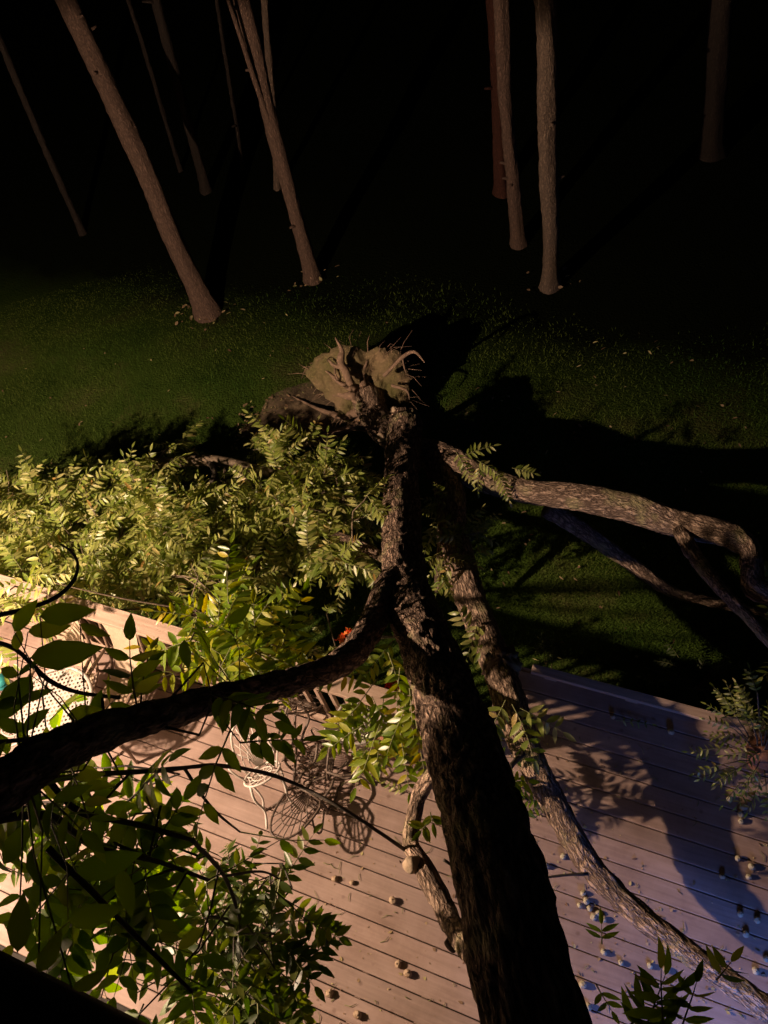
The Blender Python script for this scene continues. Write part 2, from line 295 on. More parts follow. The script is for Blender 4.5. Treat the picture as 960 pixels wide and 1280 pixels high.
ST = [(0, 0), (.13, .62), (.38, 1.0), (.68, .72), (1.0, 0)]
class Leaves:
    """many leaflets in one mesh, plus their stalks"""
    def __init__(s): s.P = []; s.D = []; s.N = []; s.L = []; s.Wd = []; s.st = MB()
    def leaf(s, p, d, n, l, w): s.P.append(p); s.D.append(d); s.N.append(n); s.L.append(l); s.Wd.append(w)
    def compound(s, base, d, L, ll=.1, pairs=7, droop=.35, nrm=None, wr=.155):
        d = np.array(d, float); d /= np.linalg.norm(d)+1e-9; base = np.array(base, float)
        nn = np.array([0, 0, 1.0]) if nrm is None else np.array(nrm, float)
        nn = nn + rng.normal(0, .25, 3); sd = np.cross(d, nn); sd /= np.linalg.norm(sd)+1e-9; nn = np.cross(sd, d)
        pts = []; p = base.copy(); dd = d.copy(); K = pairs+2; step = L/K
        for i in range(K+1):
            pts.append(p.copy()); dd = dd+np.array([0, 0, -droop/K])+rng.normal(0, .03, 3); dd /= np.linalg.norm(dd); p = p+dd*step
            if i >= 1 and i < K:
                env = .62+.38*sin(pi*(i/K)**.8)
                for sg in (-1, 1):
                    if random.random() < .05: continue
                    ld = sd*sg*.9+dd*(.45+.15*random.random())+np.array([0, 0, -.25])+rng.normal(0, .12, 3); ld /= np.linalg.norm(ld)
                    ln = nn+rng.normal(0, .3, 3)
                    s.leaf(pts[-1], ld, ln, ll*env*(.9+.2*random.random()), ll*env*wr)
        s.leaf(pts[-1], dd, nn+rng.normal(0, .2, 3), ll*.85, ll*.85*wr)
        s.st.tube([pts[0], pts[len(pts)//3], pts[2*len(pts)//3], pts[-1]], [.0035, .003, .0022, .0012], 3, mi=1, cap=False)
    def build(s, name, mats, parent=None):
        n = len(s.P); P = np.array(s.P); D = np.array(s.D); Nn = np.array(s.N); L = np.array(s.L)[:, None]; Wd = np.array(s.Wd)[:, None]
        Y = np.cross(Nn, D); Y /= np.linalg.norm(Y, axis=1, keepdims=True)+1e-9; Zv = np.cross(D, Y)
        curl = rng.normal(.12, .14, (n, 1)); fold = rng.uniform(.05, .45, (n, 1)); tw = rng.normal(0, .12, (n, 1))
        V = []
        def pt(t, w): return P + D*L*t*(1-.15*curl*t) + Y*(Wd*w) + Zv*(-curl*L*t*t + fold*Wd*abs(w) + tw*Wd*w*t)
        for t, w in ST: V.append(pt(t, 0))
        for t, w in ST[1:4]: V.append(pt(t, w))
        for t, w in ST[1:4]: V.append(pt(t, -w))
        V = np.stack(V, 1)  # n,11,3
        T = [(0, 1, 5), (1, 2, 6, 5), (2, 3, 7, 6), (3, 4, 7), (1, 0, 8), (2, 1, 8, 9), (3, 2, 9, 10), (4, 3, 10)]
        ms = s.st; sv = np.array(ms.v).reshape(-1, 3)
        verts = np.concatenate([V.reshape(-1, 3), sv]) if len(sv) else V.reshape(-1, 3)
        if parent is not None:
            inv = np.array(parent.matrix_basis.inverted()); verts = verts @ inv[:3, :3].T + inv[:3, 3]
        sizes = [len(f) for f in T]; li = np.concatenate([np.array(f) for f in T])
        loops = (np.arange(n)[:, None]*11+li[None]).ravel(); tot = np.tile(sizes, n)
        if len(ms.f):
            loops = np.concatenate([loops, np.concatenate([np.array(f) for f in ms.f])+n*11]); tot = np.concatenate([tot, [len(f) for f in ms.f]])
        start = np.concatenate([[0], np.cumsum(tot)[:-1]])
        me = bpy.data.meshes.new(name); me.vertices.add(len(verts)); me.vertices.foreach_set('co', verts.astype(np.float32).ravel())
        me.loops.add(len(loops)); me.loops.foreach_set('vertex_index', loops.astype(np.int32))
        me.polygons.add(len(tot)); me.polygons.foreach_set('loop_start', start.astype(np.int32))
        mi = np.zeros(len(tot), np.int32); mi[n*8:] = np.array(ms.mi, np.int32) if len(ms.f) else 1
        me.update(calc_edges=True)
        me.polygons.foreach_set('material_index', mi); me.polygons.foreach_set('use_smooth', np.ones(len(tot), bool))
        for m in mats: me.materials.append(m)
        me.validate(); me.update()
        o = bpy.data.objects.new(name, me); col.objects.link(o)
        if parent is not None: o.parent = parent
        return o
def copy_tree(o, parent=None):
    c = o.copy(); col.objects.link(c)
    if parent is not None: c.parent = parent
    for ch in list(o.children): copy_tree(ch, c)
    return c
def unit(v): v = np.array(v, float); return v/(np.linalg.norm(v)+1e-9)
def inpoly(x, y, poly):
    c = False; j = len(poly)-1
    for i in range(len(poly)):
        if (poly[i][1] > y) != (poly[j][1] > y) and x < (poly[j][0]-poly[i][0])*(y-poly[i][1])/(poly[j][1]-poly[i][1])+poly[i][0]: c = not c
        j = i
    return c
def sample(poly):
    xs = [p[0] for p in poly]; ys = [p[1] for p in poly]
    while True:
        x = random.uniform(min(xs), max(xs)); y = random.uniform(min(ys), max(ys))
        if inpoly(x, y, poly): return x, y

# ------------------------------------------------------------------ ground
def gz(x, y): return .05*noise.noise(Vector((x*.5, y*.5, 0)))
def lawn():
    xs = sorted(set([-150, -80, -40, -22, -14] + [round(-10+.25*i, 2) for i in range(81)] + [14, 22, 40, 80, 150]))
    ys = sorted(set([-30, -12, -6] + [round(-3+.25*i, 2) for i in range(73)] + [18, 24, 40, 80, 150, 300]))
    vs = [(x, y, gz(x, y)) for y in ys for x in xs]; nx = len(xs)
    fs = [(j*nx+i, j*nx+i+1, (j+1)*nx+i+1, (j+1)*nx+i) for j in range(len(ys)-1) for i in range(nx-1)]
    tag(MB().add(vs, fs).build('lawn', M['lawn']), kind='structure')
lawn()
def grass():
    n = 520000
    x = rng.uniform(-7, 8, n); y = 1.2+rng.power(1.0, n)*9.5
    nn = x*NV[0]+y*NV[1]; tt = x*TV[0]+y*TV[1]
    keep = (y+.62*x < 4.8+4.6*rng.random(n)+.35*np.sin(x*1.3)) & ~((nn < 1.72) | ((tt > -.78) & (nn < 2.52))) & ~(((x-.35)**2+(y-7.15)**2) < .5)  # far blades thinned out so the lawn darkens like lamp falloff
    x = x[keep]; y = y[keep]
    z = np.array([gz(a, b) for a, b in zip(x, y)])
    pn = np.array([noise.noise(Vector((a*1.7, b*1.7, 5))) for a, b in zip(x, y)])
    h = (.022+.022*rng.random(len(x)))*(1+.55*pn)*np.clip(1.5-(y-6.5)*.25, .3, 1); a = rng.uniform(0, 2*pi, len(x)); w = .0028+.0024*rng.random(len(x))
    le = rng.normal(0, .55, (len(x), 2))*h[:, None]
    b1 = np.stack([x+np.cos(a)*w, y+np.sin(a)*w, z-.003], 1); b2 = np.stack([x-np.cos(a)*w, y-np.sin(a)*w, z-.003], 1)
    tp = np.stack([x+le[:, 0], y+le[:, 1], z+h], 1)
    V = np.stack([b1, b2, tp], 1).reshape(-1, 3).astype(np.float32); m = len(x)
    me = bpy.data.meshes.new('grass'); me.vertices.add(3*m); me.vertices.foreach_set('co', V.ravel()); me.loops.add(3*m); me.loops.foreach_set('vertex_index', np.arange(3*m, dtype=np.int32))
    me.polygons.add(m); me.polygons.foreach_set('loop_start', np.arange(m, dtype=np.int32)*3); me.update(calc_edges=True); me.materials.append(M['grass'])
    o = bpy.data.objects.new('grass', me); col.objects.link(o); tag(o, 'short mown grass blades covering the dark lawn', 'grass', kind='stuff')
grass()

# ------------------------------------------------------------------ deck
BW, GAP = .1365, .0065; DT0 = -.78; NIN, NL, NR = -.56, 1.68, 2.46
def loc2(n, t, z): p = nt(n, t, z); return Vector(p)
def deck():
    root = empty('deck', (0, 0, DZ), HROT); root['kind'] = 'structure'
    b = MB(); n = NR-BW/2
    while n > NIN:
        tl = DT0 if n > NL-.03 else -8.5
        cuts = [tl]; c = 99.0+random.random()
        while c < 5.2: cuts.append(c); c += random.choice([4.88, 6.1])
        cuts.append(5.5)
        for a, d in zip(cuts, cuts[1:]):
            b.box(((a+d)/2, n, -.0135+random.uniform(-.0006, .0006)), (d-a-.004, BW, .027), bev=.004)
        n -= BW+GAP
    b.build('plank', M['deck'], root, shift=False)
    f = MB()
    f.box(((DT0+5.5)/2, NR+.022, -.14), (5.5-DT0, .03, .26)); f.box(((DT0-8.5)/2, NL+.024, -.14), (DT0+8.5, .03, .26)); f.box((DT0-.02, (NL+NR)/2+.02, -.14), (.03, NR-NL, .26))
    for k in range(36): f.box((-8.3+.4*k, (NIN+NL)/2, -.13), (.04, NL-NIN-.02, .19))
    f.build('fascia', M['rail'], root, shift=False)
deck()
def toe_rail():
    root = empty('toe_rail', nt(NR-.02, .4, DZ)+0, HROT)
    tag(root, 'low weathered timber edging raised on blocks along the right end of the deck', 'edging')
    b = MB(); b.box((1.5, .035, .055), (5.0, .075, .035), bev=.005); b.build('edging_board', M['rail'], root, shift=False)
    for k in range(9): MB().box((-.85+.6*k, .035, .019), (.09, .06, .036)).build('spacer_block', M['rail'], root, shift=False)
toe_rail()
def railing(n0, t0, t1, lab, posts):
    root = empty('deck_railing', nt(n0, (t0+t1)/2, DZ), HROT); L = t1-t0; tag(root, lab, 'railing')
    b = MB(); b.box((0, 0, .93), (L, .135, .032), bev=.005); b.build('top_rail', M['rail'], root, shift=False)
    b = MB(); b.box((0, 0, .875), (L, .036, .075)); b.build('upper_rail', M['rail'], root, shift=False)
    b = MB(); b.box((0, 0, .10), (L, .036, .07)); b.build('lower_rail', M['rail'], root, shift=False)
    me = None; k = 0; x = -L/2+.06
    while x < L/2-.03:
        if all(abs(x-(p-(t0+t1)/2)) > .07 for p in posts):
            if me is None:
                o = MB().box((0, 0, .475), (.027, .027, .83), bev=.003).build('baluster', M['rail'], root, shift=False); me = o.data
            else:
                o = bpy.data.objects.new('baluster', me); col.objects.link(o); o.parent = root
            o.location = (x, .034, 0)
        x += .118
    for p in posts: MB().box((p-(t0+t1)/2, .01, .44), (.088, .088, .95), bev=.004).build('post', M['rail'], root, shift=False)
railing(1.61, -6.6, -1.05, 'weathered wooden deck railing with square balusters running along the back edge of the deck', [-6.5, -4.6, -2.75, -1.1])

# ------------------------------------------------------------------ house behind and below the camera
def house():
    root = empty('house', nt(-.62, 0, 0), HROT); tag(root, 'dark house wall and eave at the bottom left corner, seen from its upper window', 'house')
    b = MB(); z = .2
    while z < 8.4:
        b.add([(-9, .02, z), (6, .02, z), (6, .0, z+.2), (-9, .0, z+.2), (-9, 0, z), (6, 0, z)], [(0, 1, 2, 3), (4, 5, 1, 0)], smooth=False); z += .2
    b.box((-1.5, -.06, 4.2), (15, .1, 8.4)); b.build('wall', M['siding'], root, shift=False)
    # lower eave: sloping shingled strip and gutter, left of the window
    e = MB(); rm = Matrix.Rotation(R(-20), 3, 'X')
    e.box((-4.4, .14, 4.545), (7.4, .42, .045), rot=rm)
    for k in range(3): e.box((-4.4, .04+.115*k, 4.612-.042*k), (7.38, .13, .012), rot=rm)
    e.build('eave', M['shingle'], root, shift=False)
    MB().box((-4.4, .13, 4.40), (7.4, .36, .05)).build('soffit', M['dark'], root, shift=False)
    g = MB(); g.tube([(-8.1, .345, 4.42), (-.70, .345, 4.42)], .055, 12); g.build('gutter', M['dark'], root, shift=False)
    # patio door with a cool screen glow inside
    d = MB(); 
    for x, w, zz, h in ((1.0-.62, .06, 2.05, 2.1), (1.0+.62, .06, 2.05, 2.1), (1.0, .05, 2.05, 2.1)): d.box((x, .045, zz), (w, .05, h))
    for zz in (1.03, 3.07): d.box((1.0, .047, zz), (1.3, .045, .06))
    fr = d.build('patio_door', M['dark'], root, shift=False)
    g = MB(); g.box((1.0, .032, 2.05), (1.22, .01, 2.0)); g.build('pane', emis('door_glow', (.10, .16, .5), .25), fr, shift=False)
house()
bl = bpy.data.lights.new('patio_door_glow', 'AREA'); bl.shape = 'RECTANGLE'; bl.size = .55; bl.size_y = .7; bl.energy = BLUE_W; bl.spread = R(115); bl.color = BLUE_COL
bo = bpy.data.objects.new('patio_door_glow', bl); col.objects.link(bo); bo.location = nt(-.52, 1.15, 2.0)
dv = Vector(NV)*1.0+Vector((0, 0, -1.0)); bo.rotation_euler = dv.to_track_quat('-Z', 'Y').to_euler()

def flood():
    P = nt(-.30, -4.93, 4.12); root = empty('wall_floodlight', nt(-.60, -4.93, 4.12), HROT); tag(root, 'lit wall floodlight on the house beyond the left edge of the deck', 'lamp')
    MB().tube([(0, 0, 0), (0, .03, 0)], .06, 16).build('backplate', M['white'], root, shift=False)
    MB().tube([(0, .03, 0), (0, .10, .0), (0, .16, -.01)], .012, 8).build('arm', M['white'], root, shift=False)
    MB().tube([(0, .12, -.005), (0, .15, -.01), (0, .22, -.02)], [.03, .05, .06], 18).build('lamp_head', M['white'], root, shift=False)
    MB().tube([(0, .2205, -.02), (0, .235, -.022)], [.055, .045], 18).build('lens', emis('lamp_lens', (1, .75, .5), 30), root, shift=False)
    L = bpy.data.lights.new('floodlight_bulb', 'SPOT'); L.energy = LAMP_W; L.color = LAMP_COL; L.shadow_soft_size = .045; L.spot_size = R(171); L.spot_blend = .05
    o = bpy.data.objects.new('floodlight_bulb', L); col.objects.link(o); o.location = P
    ax = Vector(NV*sin(R(1.0)))+Vector((0, 0, -1)); o.rotation_euler = ax.to_track_quat('-Z', 'Y').to_euler()
flood()

# ------------------------------------------------------------------ standing trees beyond the lawn
def crown_mesh():
    Lv = Leaves()
    for k in range(900):
        d = unit(rng.normal(0, 1, 3)); r = random.uniform(.4, 1.0)
        c = np.array([d[0]*1.6*r, d[1]*1.6*r, d[2]*2.2*r])
        for q in range(3): Lv.leaf(c+rng.normal(0, .12, 3), unit(rng.normal(0, 1, 3)), rng.normal(0, 1, 3)+np.array([0, 0, 1.]), .16, .05)
    return Lv
crown_src = None
def tree(base_px, top_px, hz, w0, w1, name, lab, m, z0=0.0, extra=None, lean=None):
    """trunk through two picture points: base on the lawn, upper point at height hz"""
    global crown_src
    b = at(*base_px, 0); q = at(*top_px, hz)
    d = (q-b)/(q[2]-b[2]); root = empty(name, (b[0], b[1], 0)); tag(root, lab, 'tree', 'standing trees beyond the lawn')
    H = 13.0; side = unit([d[1], -d[0], 0]); pts = []; rad = []; sd_ = random.uniform(0, 50)
    for z, in [(-.15,), (.0,), (.12,), (.4,), (1,), (2,), (3.2,), (4.6,), (6,), (8,), (10,), (H,)]:
        wv = .05*noise.noise(Vector((z*.5, sd_, 0)))*min(z, 2)
        p = b+d*z+side*wv+np.array([0, 0, 0]); p[2] = z; pts.append(p)
        fl = 1+.45*math.exp(-max(z, 0)*7); rad.append((w0+(w1-w0)*min(z, 9)/9)/2*fl)
    t = MB().tube(pts, rad, 28, ds=.07, wob=.22, ridge=.012, freq=3.0, seed=sd_).build('trunk', m, root)
    for k in range(5 if w0 > .12 else 2):     # snapped side stubs
        zs = random.uniform(.7, 5.5); a = random.uniform(0, 2*pi); p = b+d*zs; r_ = w0/2; q_ = np.array([cos(a), sin(a), .25]); MB().tube([p+q_*r_*.5, p+q_*(r_+.02), p+q_*(r_+random.uniform(.03, .12))], [.03, .02, .012], 8, wob=.3).build('branch_stub', m, root)
    if extra:
        for (zs, dx, dy, ln, r) in extra:
            p = b+d*zs; MB().tube([p, p+np.array([dx*.4, dy*.4, ln*.35]), p+np.array([dx, dy, ln])], [r, r*.8, r*.35], 10, ds=.1, wob=.2).build('limb', m, root)
    for k in range(3):
        a = random.uniform(0, 2*pi); p = b+d*(8.5+k*1.2); MB().tube([p, p+np.array([cos(a)*.8, sin(a)*.8, .7]), p+np.array([cos(a)*1.7, sin(a)*1.7, 1.2])], [.07, .05, .02], 6).build('limb', m, root)
    if crown_src is None:
        crown_src = crown_mesh().build('crown', [M['leafdark'], M['rachis']], None)
        o = crown_src
    else:
        o = bpy.data.objects.new('crown', crown_src.data); col.objects.link(o)
    o.parent = root; tp = b+d*12.6; o.location = (tp[0]-b[0], tp[1]-b[1], 12.4); o.rotation_euler = (0, 0, random.uniform(0, 6)); s_ = random.uniform(.7, 1.0); o.scale = (s_, s_, s_)
tree((258, 390), (80, 0), 3.4, .27, .20, 'lawn_tree', 'thick tan trunk leaning left, with its flared base nearest the lawn on the left', M['bark_tree'])
tree((391, 348), (300, 0), 3.4, .19, .16, 'lawn_tree', 'slim brown forked trunk leaning left above the root plate', M['bark_tree'], extra=[(1.7, -.16, .04, 2.6, .04)])
tree((648, 305), (625, 0), 3.0, .17, .14, 'lawn_tree', 'slim greyish pink trunk standing just left of the straightest trunk', M['bark_tree'])
tree((688, 357), (682, 0), 3.6, .20, .17, 'lawn_tree', 'straight upright pale trunk with a short snapped branch stub low on its right', M['bark_pale'], extra=[(.52, .13, -.03, .05, .03)])
tree((627, 240), (615, 0), 2.2, .20, .17, 'lawn_tree', 'reddish brown trunk half hidden behind the slim greyish pink one', M['bark_red'])
tree((104, 293), (3, 70), 2.6, .10, .07, 'lawn_tree', 'thin dim sapling trunk leaning left at the far left edge', M['bark_faint'])
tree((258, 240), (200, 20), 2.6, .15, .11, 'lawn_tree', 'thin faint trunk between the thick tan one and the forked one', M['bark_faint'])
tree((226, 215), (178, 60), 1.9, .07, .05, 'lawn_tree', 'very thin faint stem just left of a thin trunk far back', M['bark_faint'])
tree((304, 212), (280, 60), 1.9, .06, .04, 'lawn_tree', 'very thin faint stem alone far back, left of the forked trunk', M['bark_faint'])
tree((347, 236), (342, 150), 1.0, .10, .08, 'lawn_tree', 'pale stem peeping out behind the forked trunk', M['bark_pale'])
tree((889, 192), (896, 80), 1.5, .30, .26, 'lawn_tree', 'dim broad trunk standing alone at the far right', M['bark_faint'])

# ------------------------------------------------------------------ the fallen walnut
FT = empty('fallen_tree', at(455, 520, 0)); tag(FT, 'big uprooted walnut tree fallen from the lawn across the deck towards the house', 'fallen tree')
def stem(name, rows, seg=40, ds=.035, ridge=.012, wob=.14, m='bark', mode='z', seed=0., parent=FT, tip=True):
    pts = []; rad = []
    for r_ in rows:
        pts.append(at(*r_[:3]) if mode == 'z' else atd(*r_[:3])); rad.append(r_[3])
    b = MB().tube(pts, rad, seg, ds=ds, wob=wob, ridge=ridge, freq=4, seed=seed)
    o = b.build(name, M[m], parent); return o, [np.array(p) for p in pts], rad
# root plate
def rootplate():
    c = Vector(at(455, 482, .50)); nrm = Vector((-.22, -.86, .42)).normalized(); rot = nrm.to_track_quat('Z', 'Y').to_matrix()
    vs = []; fs = []; nr, ns = 26, 72
    def edge(a): return .50*(1+.34*noise.noise(Vector((cos(a)*1.3, sin(a)*1.3, 7)))+.17*noise.noise(Vector((cos(a)*3.6, sin(a)*3.6, 3)))+.07*noise.noise(Vector((cos(a)*10, sin(a)*10, 1))))*(1.12 if sin(a) > 0 else 1.0)
    for side in (1, -1):
        for i in range(nr+1):
            for k in range(ns):
                a = 2*pi*k/ns; q = i/nr; rr = edge(a)*q
                th = (.10 if side > 0 else .16)*(1-q**4)**.5
                p = Vector((cos(a)*rr, sin(a)*rr, side*th))
                if q < 1: p.z += .10*noise.fractal(p*4+Vector((3, 1, side*5)), 1, 2, 5)*(1-q**6); p.z += .03*noise.noise(p*22)
                vs.append(c+rot @ p)
    o = (nr+1)*ns
    for i in range(nr):
        for k in range(ns):
            k2 = (k+1) % ns; f = (i*ns+k, (i+1)*ns+k, (i+1)*ns+k2, i*ns+k2); fs.append(f); fs.append(tuple(o+v for v in f[::-1]))
    for k in range(ns): k2 = (k+1) % ns; fs.append((nr*ns+k, o+nr*ns+k, o+nr*ns+k2, nr*ns+k2))
    MB().add(vs, fs).build('root_plate', M['turf'], FT)
    def root(pts, rad, seg=8, n='root'): MB().tube(pts, rad, seg, ds=.03, wob=.5, freq=20, seed=random.random()*9).build(n, M['root'], FT)
    def rpx(rows): root([at(*r_[:3]) for r_ in rows], [r_[3] for r_ in rows])
    rpx([(440, 480, .75, .05), (427, 455, .95, .045), (427, 437, 1.05, .03), (419, 422, 1.18, .006)])
    rpx([(430, 460, .85, .03), (418, 457, .88, .03), (410, 449, .9, .006)])
    rpx([(428, 480, .6, .02), (420, 470, .75, .014), (418, 455, .8, .003)])
    rpx([(480, 470, .8, .022), (503, 447, 1.0, .022), (518, 440, 1.05, .02), (531, 453, 1.0, .004)])
    rpx([(503, 447, 1.0, .012), (505, 458, .9, .008), (508, 468, .8, .003)])
    rpx([(490, 482, .6, .02), (508, 488, .6, .016), (512, 500, .5, .003)])
    rpx([(455, 512, .4, .07), (430, 520, .22, .045), (400, 512, .12, .025), (365, 495, .05, .005)])
    rpx([(462, 520, .35, .07), (435, 535, .15, .04), (400, 545, .05, .008)])
    for a0, r1 in ((2.6, .04), (1.3, .035), (3.3, .06), (4.2, .07), (5.6, .04)):
        e_ = edge(a0)*.8; root([c+rot @ Vector((cos(a0)*.08, sin(a0)*.08-.02, .20)), c+rot @ Vector((cos(a0+.15)*e_*.5, sin(a0+.15)*e_*.5, .13)), c+rot @ Vector((cos(a0)*e_, sin(a0)*e_, .05))], [r1*1.1, r1*.7, r1*.2], 12)
    fr = MB()      # fine torn roots fringing the plate
    for k in range(80):
        a = random.uniform(0, 2*pi); e_ = edge(a); p0 = c+rot @ Vector((cos(a)*e_*.93, sin(a)*e_*.93, random.uniform(-.08, .08)))
        d = rot @ Vector((cos(a)+random.gauss(0, .5), sin(a)+random.gauss(0, .5), random.gauss(0, .5))); l = random.uniform(.05, .17); w_ = random.uniform(.002, .007)
        p1 = p0+d*l*.5+Vector((0, 0, random.gauss(0, .03))); p2 = p0+d*l+Vector((random.gauss(0, .04), random.gauss(0, .04), -random.random()*.08)); fr.tube([p0, p1, p2], [w_, w_*.7, w_*.3], 4, cap=False)
    tag(fr.build('fine_roots', M['root'], FT), kind='stuff')
rootplate()
stem('trunk', [(457, 474, .42, .14), (461, 498, .42, .18), (470, 522, .40, .165), (486, 545, .40, .14), (508, 560, .46, .14), (538, 568, .68, .155), (575, 583, .88, .155), (610, 600, .98, .125), (660, 615, 1.1, .105), (720, 622, 1.2, .115), (790, 636, 1.25, .125), (850, 655, 1.3, .115), (905, 668, 1.5, .10), (936, 686, 1.6, .082), (940, 712, 1.62, .072), (944, 735, 1.6, .085), (975, 745, 1.6, .082), (1040, 760, 1.6, .07)], seed=1, m='bark_light')
# central stem rising to the house: laid out by distance from the window
cen = [(507, 514, 7.95, .13), (506, 528, 7.9, .168), (504, 560, 7.65, .172), (502, 600, 7.2, .17), (502, 650, 6.5, .158), (504, 700, 5.8, .155), (516, 760, 4.85, .15), (546, 840, 3.95, .148), (579, 940, 3.1, .142), (606, 1030, 2.7, .137), (632, 1130, 2.4, .128), (655, 1230, 2.28, .126), (684, 1340, 2.25, .125), (700, 1460, 2.3, .12)]
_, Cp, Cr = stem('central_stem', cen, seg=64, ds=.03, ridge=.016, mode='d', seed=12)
stem('limb', [(492, 535, 8.3, .05), (480, 545, 8.3, .045), (478, 540, 8.2, .04), (486, 524, 8.0, .038), (492, 514, 7.9, .030)], seg=14, mode='d', seed=4, ridge=.004, m='bark_pale')
MB().blob(atd(493, 513, 7.9), .04, 12, 8, amp=.4, seed=3).build('broken_stub', M['cutwood'], FT)
MB().tube([atd(479, 546, 8.22), atd(474, 547, 8.17)], [.05, .045], 14).build('cut_end', M['cutwood'], FT)
# second stem resting over the deck
_, Bp, Br = stem('stem', [(548, 578, .78, .15), (562, 620, .9, .14), (568, 670, 1.05, .13), (582, 730, 1.2, .125), (603, 785, 1.3, .12), (625, 840, 1.42, .115), (640, 885, 1.5, .11), (657, 935, 1.55, .10), (690, 1000, 1.5, .084), (735, 1078, 1.42, .074), (790, 1135, 1.4, .071), (860, 1190, 1.45, .068), (930, 1240, 1.5, .064), (1010, 1300, 1.55, .06)], seed=5, seg=36, ds=.028, m='bark_light')
stem('limb', [(560, 640, .95, .08), (552, 690, .9, .05), (545, 740, .6, .02)], seed=15, seg=12)
MB().blob(at(628, 832, 1.42), .13, 24, 14, amp=.5, fr=3, seed=2).build('burl', M['bark'], FT)
stem('limb', [(683, 636, .95, .085), (735, 668, .7, .075), (790, 706, .5, .065), (840, 740, .4, .05), (900, 755, .3, .04), (1000, 775, .2, .03)], seed=6, seg=20, m='bark_light')
stem('limb', [(850, 664, 1.35, .06), (872, 700, 1.5, .055), (900, 735, 1.6, .05), (935, 772, 1.65, .042), (985, 830, 1.65, .035)], seed=7, seg=20, m='bark_light')
# dark limb reaching left past the window
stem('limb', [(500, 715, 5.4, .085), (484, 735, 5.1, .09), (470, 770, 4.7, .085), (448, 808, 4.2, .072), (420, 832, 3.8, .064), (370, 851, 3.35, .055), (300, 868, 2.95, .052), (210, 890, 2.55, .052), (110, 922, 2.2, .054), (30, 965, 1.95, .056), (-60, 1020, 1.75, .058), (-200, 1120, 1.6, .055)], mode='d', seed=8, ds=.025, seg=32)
# snapped branch left of the central stem
stem('limb', [(556, 950, 3.5, .03), (528, 985, 3.8, .038), (517, 1020, 3.85, .034), (514, 1055, 3.8, .036), (530, 1085, 3.7, .046), (548, 1120, 3.6, .046), (568, 1160, 3.4, .043), (604, 1215, 2.75, .03)], mode='d', seed=9, ds=.02, seg=22, ridge=.006, m='bark_light')
MB().tube([atd(526, 1079, 3.72), atd(512, 1081, 3.67), atd(509, 1082, 3.66)], [.036, .036, .028], 14, ds=.01, wob=.2).build('knot', M['cutwood'], FT)
MB().tube([atd(572, 1172, 3.4), atd(562, 1184, 3.38)], [.032, .027], 12).build('knot', M['bark'], FT)
stem('limb', [(572, 930, 3.5, .05), (585, 950, 4.2, .045), (600, 975, 4.9, .035), (606, 1000, 5.4, .02)], mode='d', seed=29, seg=16)  # unseen limb added behind the central stem to shade the right-hand deck
def twig(rows, m='twig_dark', mode='d', seg=8, name='twig', ds=.03):
    pts = [atd(*r_[:3]) if mode == 'd' else at(*r_[:3]) for r_ in rows]
    MB().tube(pts, [r_[3] for r_ in rows], seg, ds=ds, wob=.3, freq=25, seed=random.random()*9).build(name, M[m], FT)
    return pts
twig([(-30, 775, 2.9, .009), (30, 762, 2.95, .0085), (70, 747, 3.0, .008), (93, 724, 3.05, .007), (97, 703, 3.05, .006), (88, 688, 3.0, .005), (76, 680, 3.0, .003)])
twig([(-20, 800, 3.0, .009), (20, 812, 3.1, .009), (60, 850, 3.1, .009), (100, 866, 3.15, .008), (150, 872, 3.1, .007)])
twig([(60, 975, 2.5, .011), (120, 968, 2.9, .010), (200, 963, 3.2, .009), (270, 957, 3.4, .009), (330, 966, 3.6, .009), (380, 985, 3.65, .008), (440, 1018, 3.6, .008), (512, 1066, 3.80, .009)])
twig([(60, 975, 2.6, .010), (100, 1015, 2.6, .010), (170, 1030, 2.7, .009), (240, 1050, 2.8, .007)])
twig([(-30, 1030, 2.4, .012), (60, 1020, 2.5, .012), (120, 1060, 2.6, .010), (190, 1075, 2.7, .008), (260, 1100, 2.9, .006)])
twig([(-20, 930, 2.5, .008), (40, 925, 2.6, .007), (110, 932, 2.65, .006)])
twig([(60, 1060, 2.5, .010), (110, 1110, 2.5, .009), (180, 1180, 2.6, .007), (240, 1240, 2.7, .005)])
twig([(655, 940, 5.0, .02), (638, 960, 5.0, .014), (640, 985, 5.1, .012), (660, 1000, 5.2, .006)])
twig([(735, 1092, 5.0, .010), (705, 1094, 4.95, .008), (675, 1098, 4.9, .005)])
twig([(555, 1075, 3.5, .007), (595, 1100, 3.6, .004)])
twig([(505, 795, 4.9, .012), (460, 800, 5.0, .010), (425, 825, 5.0, .006)])
twig([(480, 545, 8.2, .006), (450, 538, 8.3, .005), (418, 540, 8.2, .004), (412, 555, 8.1, .003)], m='root')

# --- crown lying to the left: limbs, twigs and walnut leaves
limbs = []
def crownlimb(rows, m='bark', seg=14):
    _, p, r_ = stem('limb', rows, seg=seg, ds=.04, ridge=.004, m=m, seed=random.random()*20)
    for a, b in zip(p, p[1:]):
        for k in range(5): limbs.append(a+(b-a)*k/5)
crownlimb([(470, 640, 1.1, .05), (400, 612, 1.1, .045), (330, 590, 1.15, .05), (270, 576, 1.2, .058), (215, 578, 1.2, .055), (180, 582, 1.2, .045), (120, 596, 1.1, .035), (50, 612, 1.1, .028), (-40, 650, 1.2, .02)], m='twig')
crownlimb([(485, 700, 1.3, .045), (430, 672, 1.2, .04), (360, 650, 1.1, .035), (280, 650, 1.1, .03), (190, 670, 1.2, .025), (90, 690, 1.3, .02), (-30, 700, 1.4, .015)])
crownlimb([(360, 650, 1.0, .03), (330, 700, 1.1, .025), (290, 740, 1.4, .02), (240, 770, 1.7, .012)])
crownlimb([(180, 600, 1.1, .03), (140, 640, 1.1, .025), (80, 650, 1.2, .02), (0, 670, 1.4, .012)], m='twig')
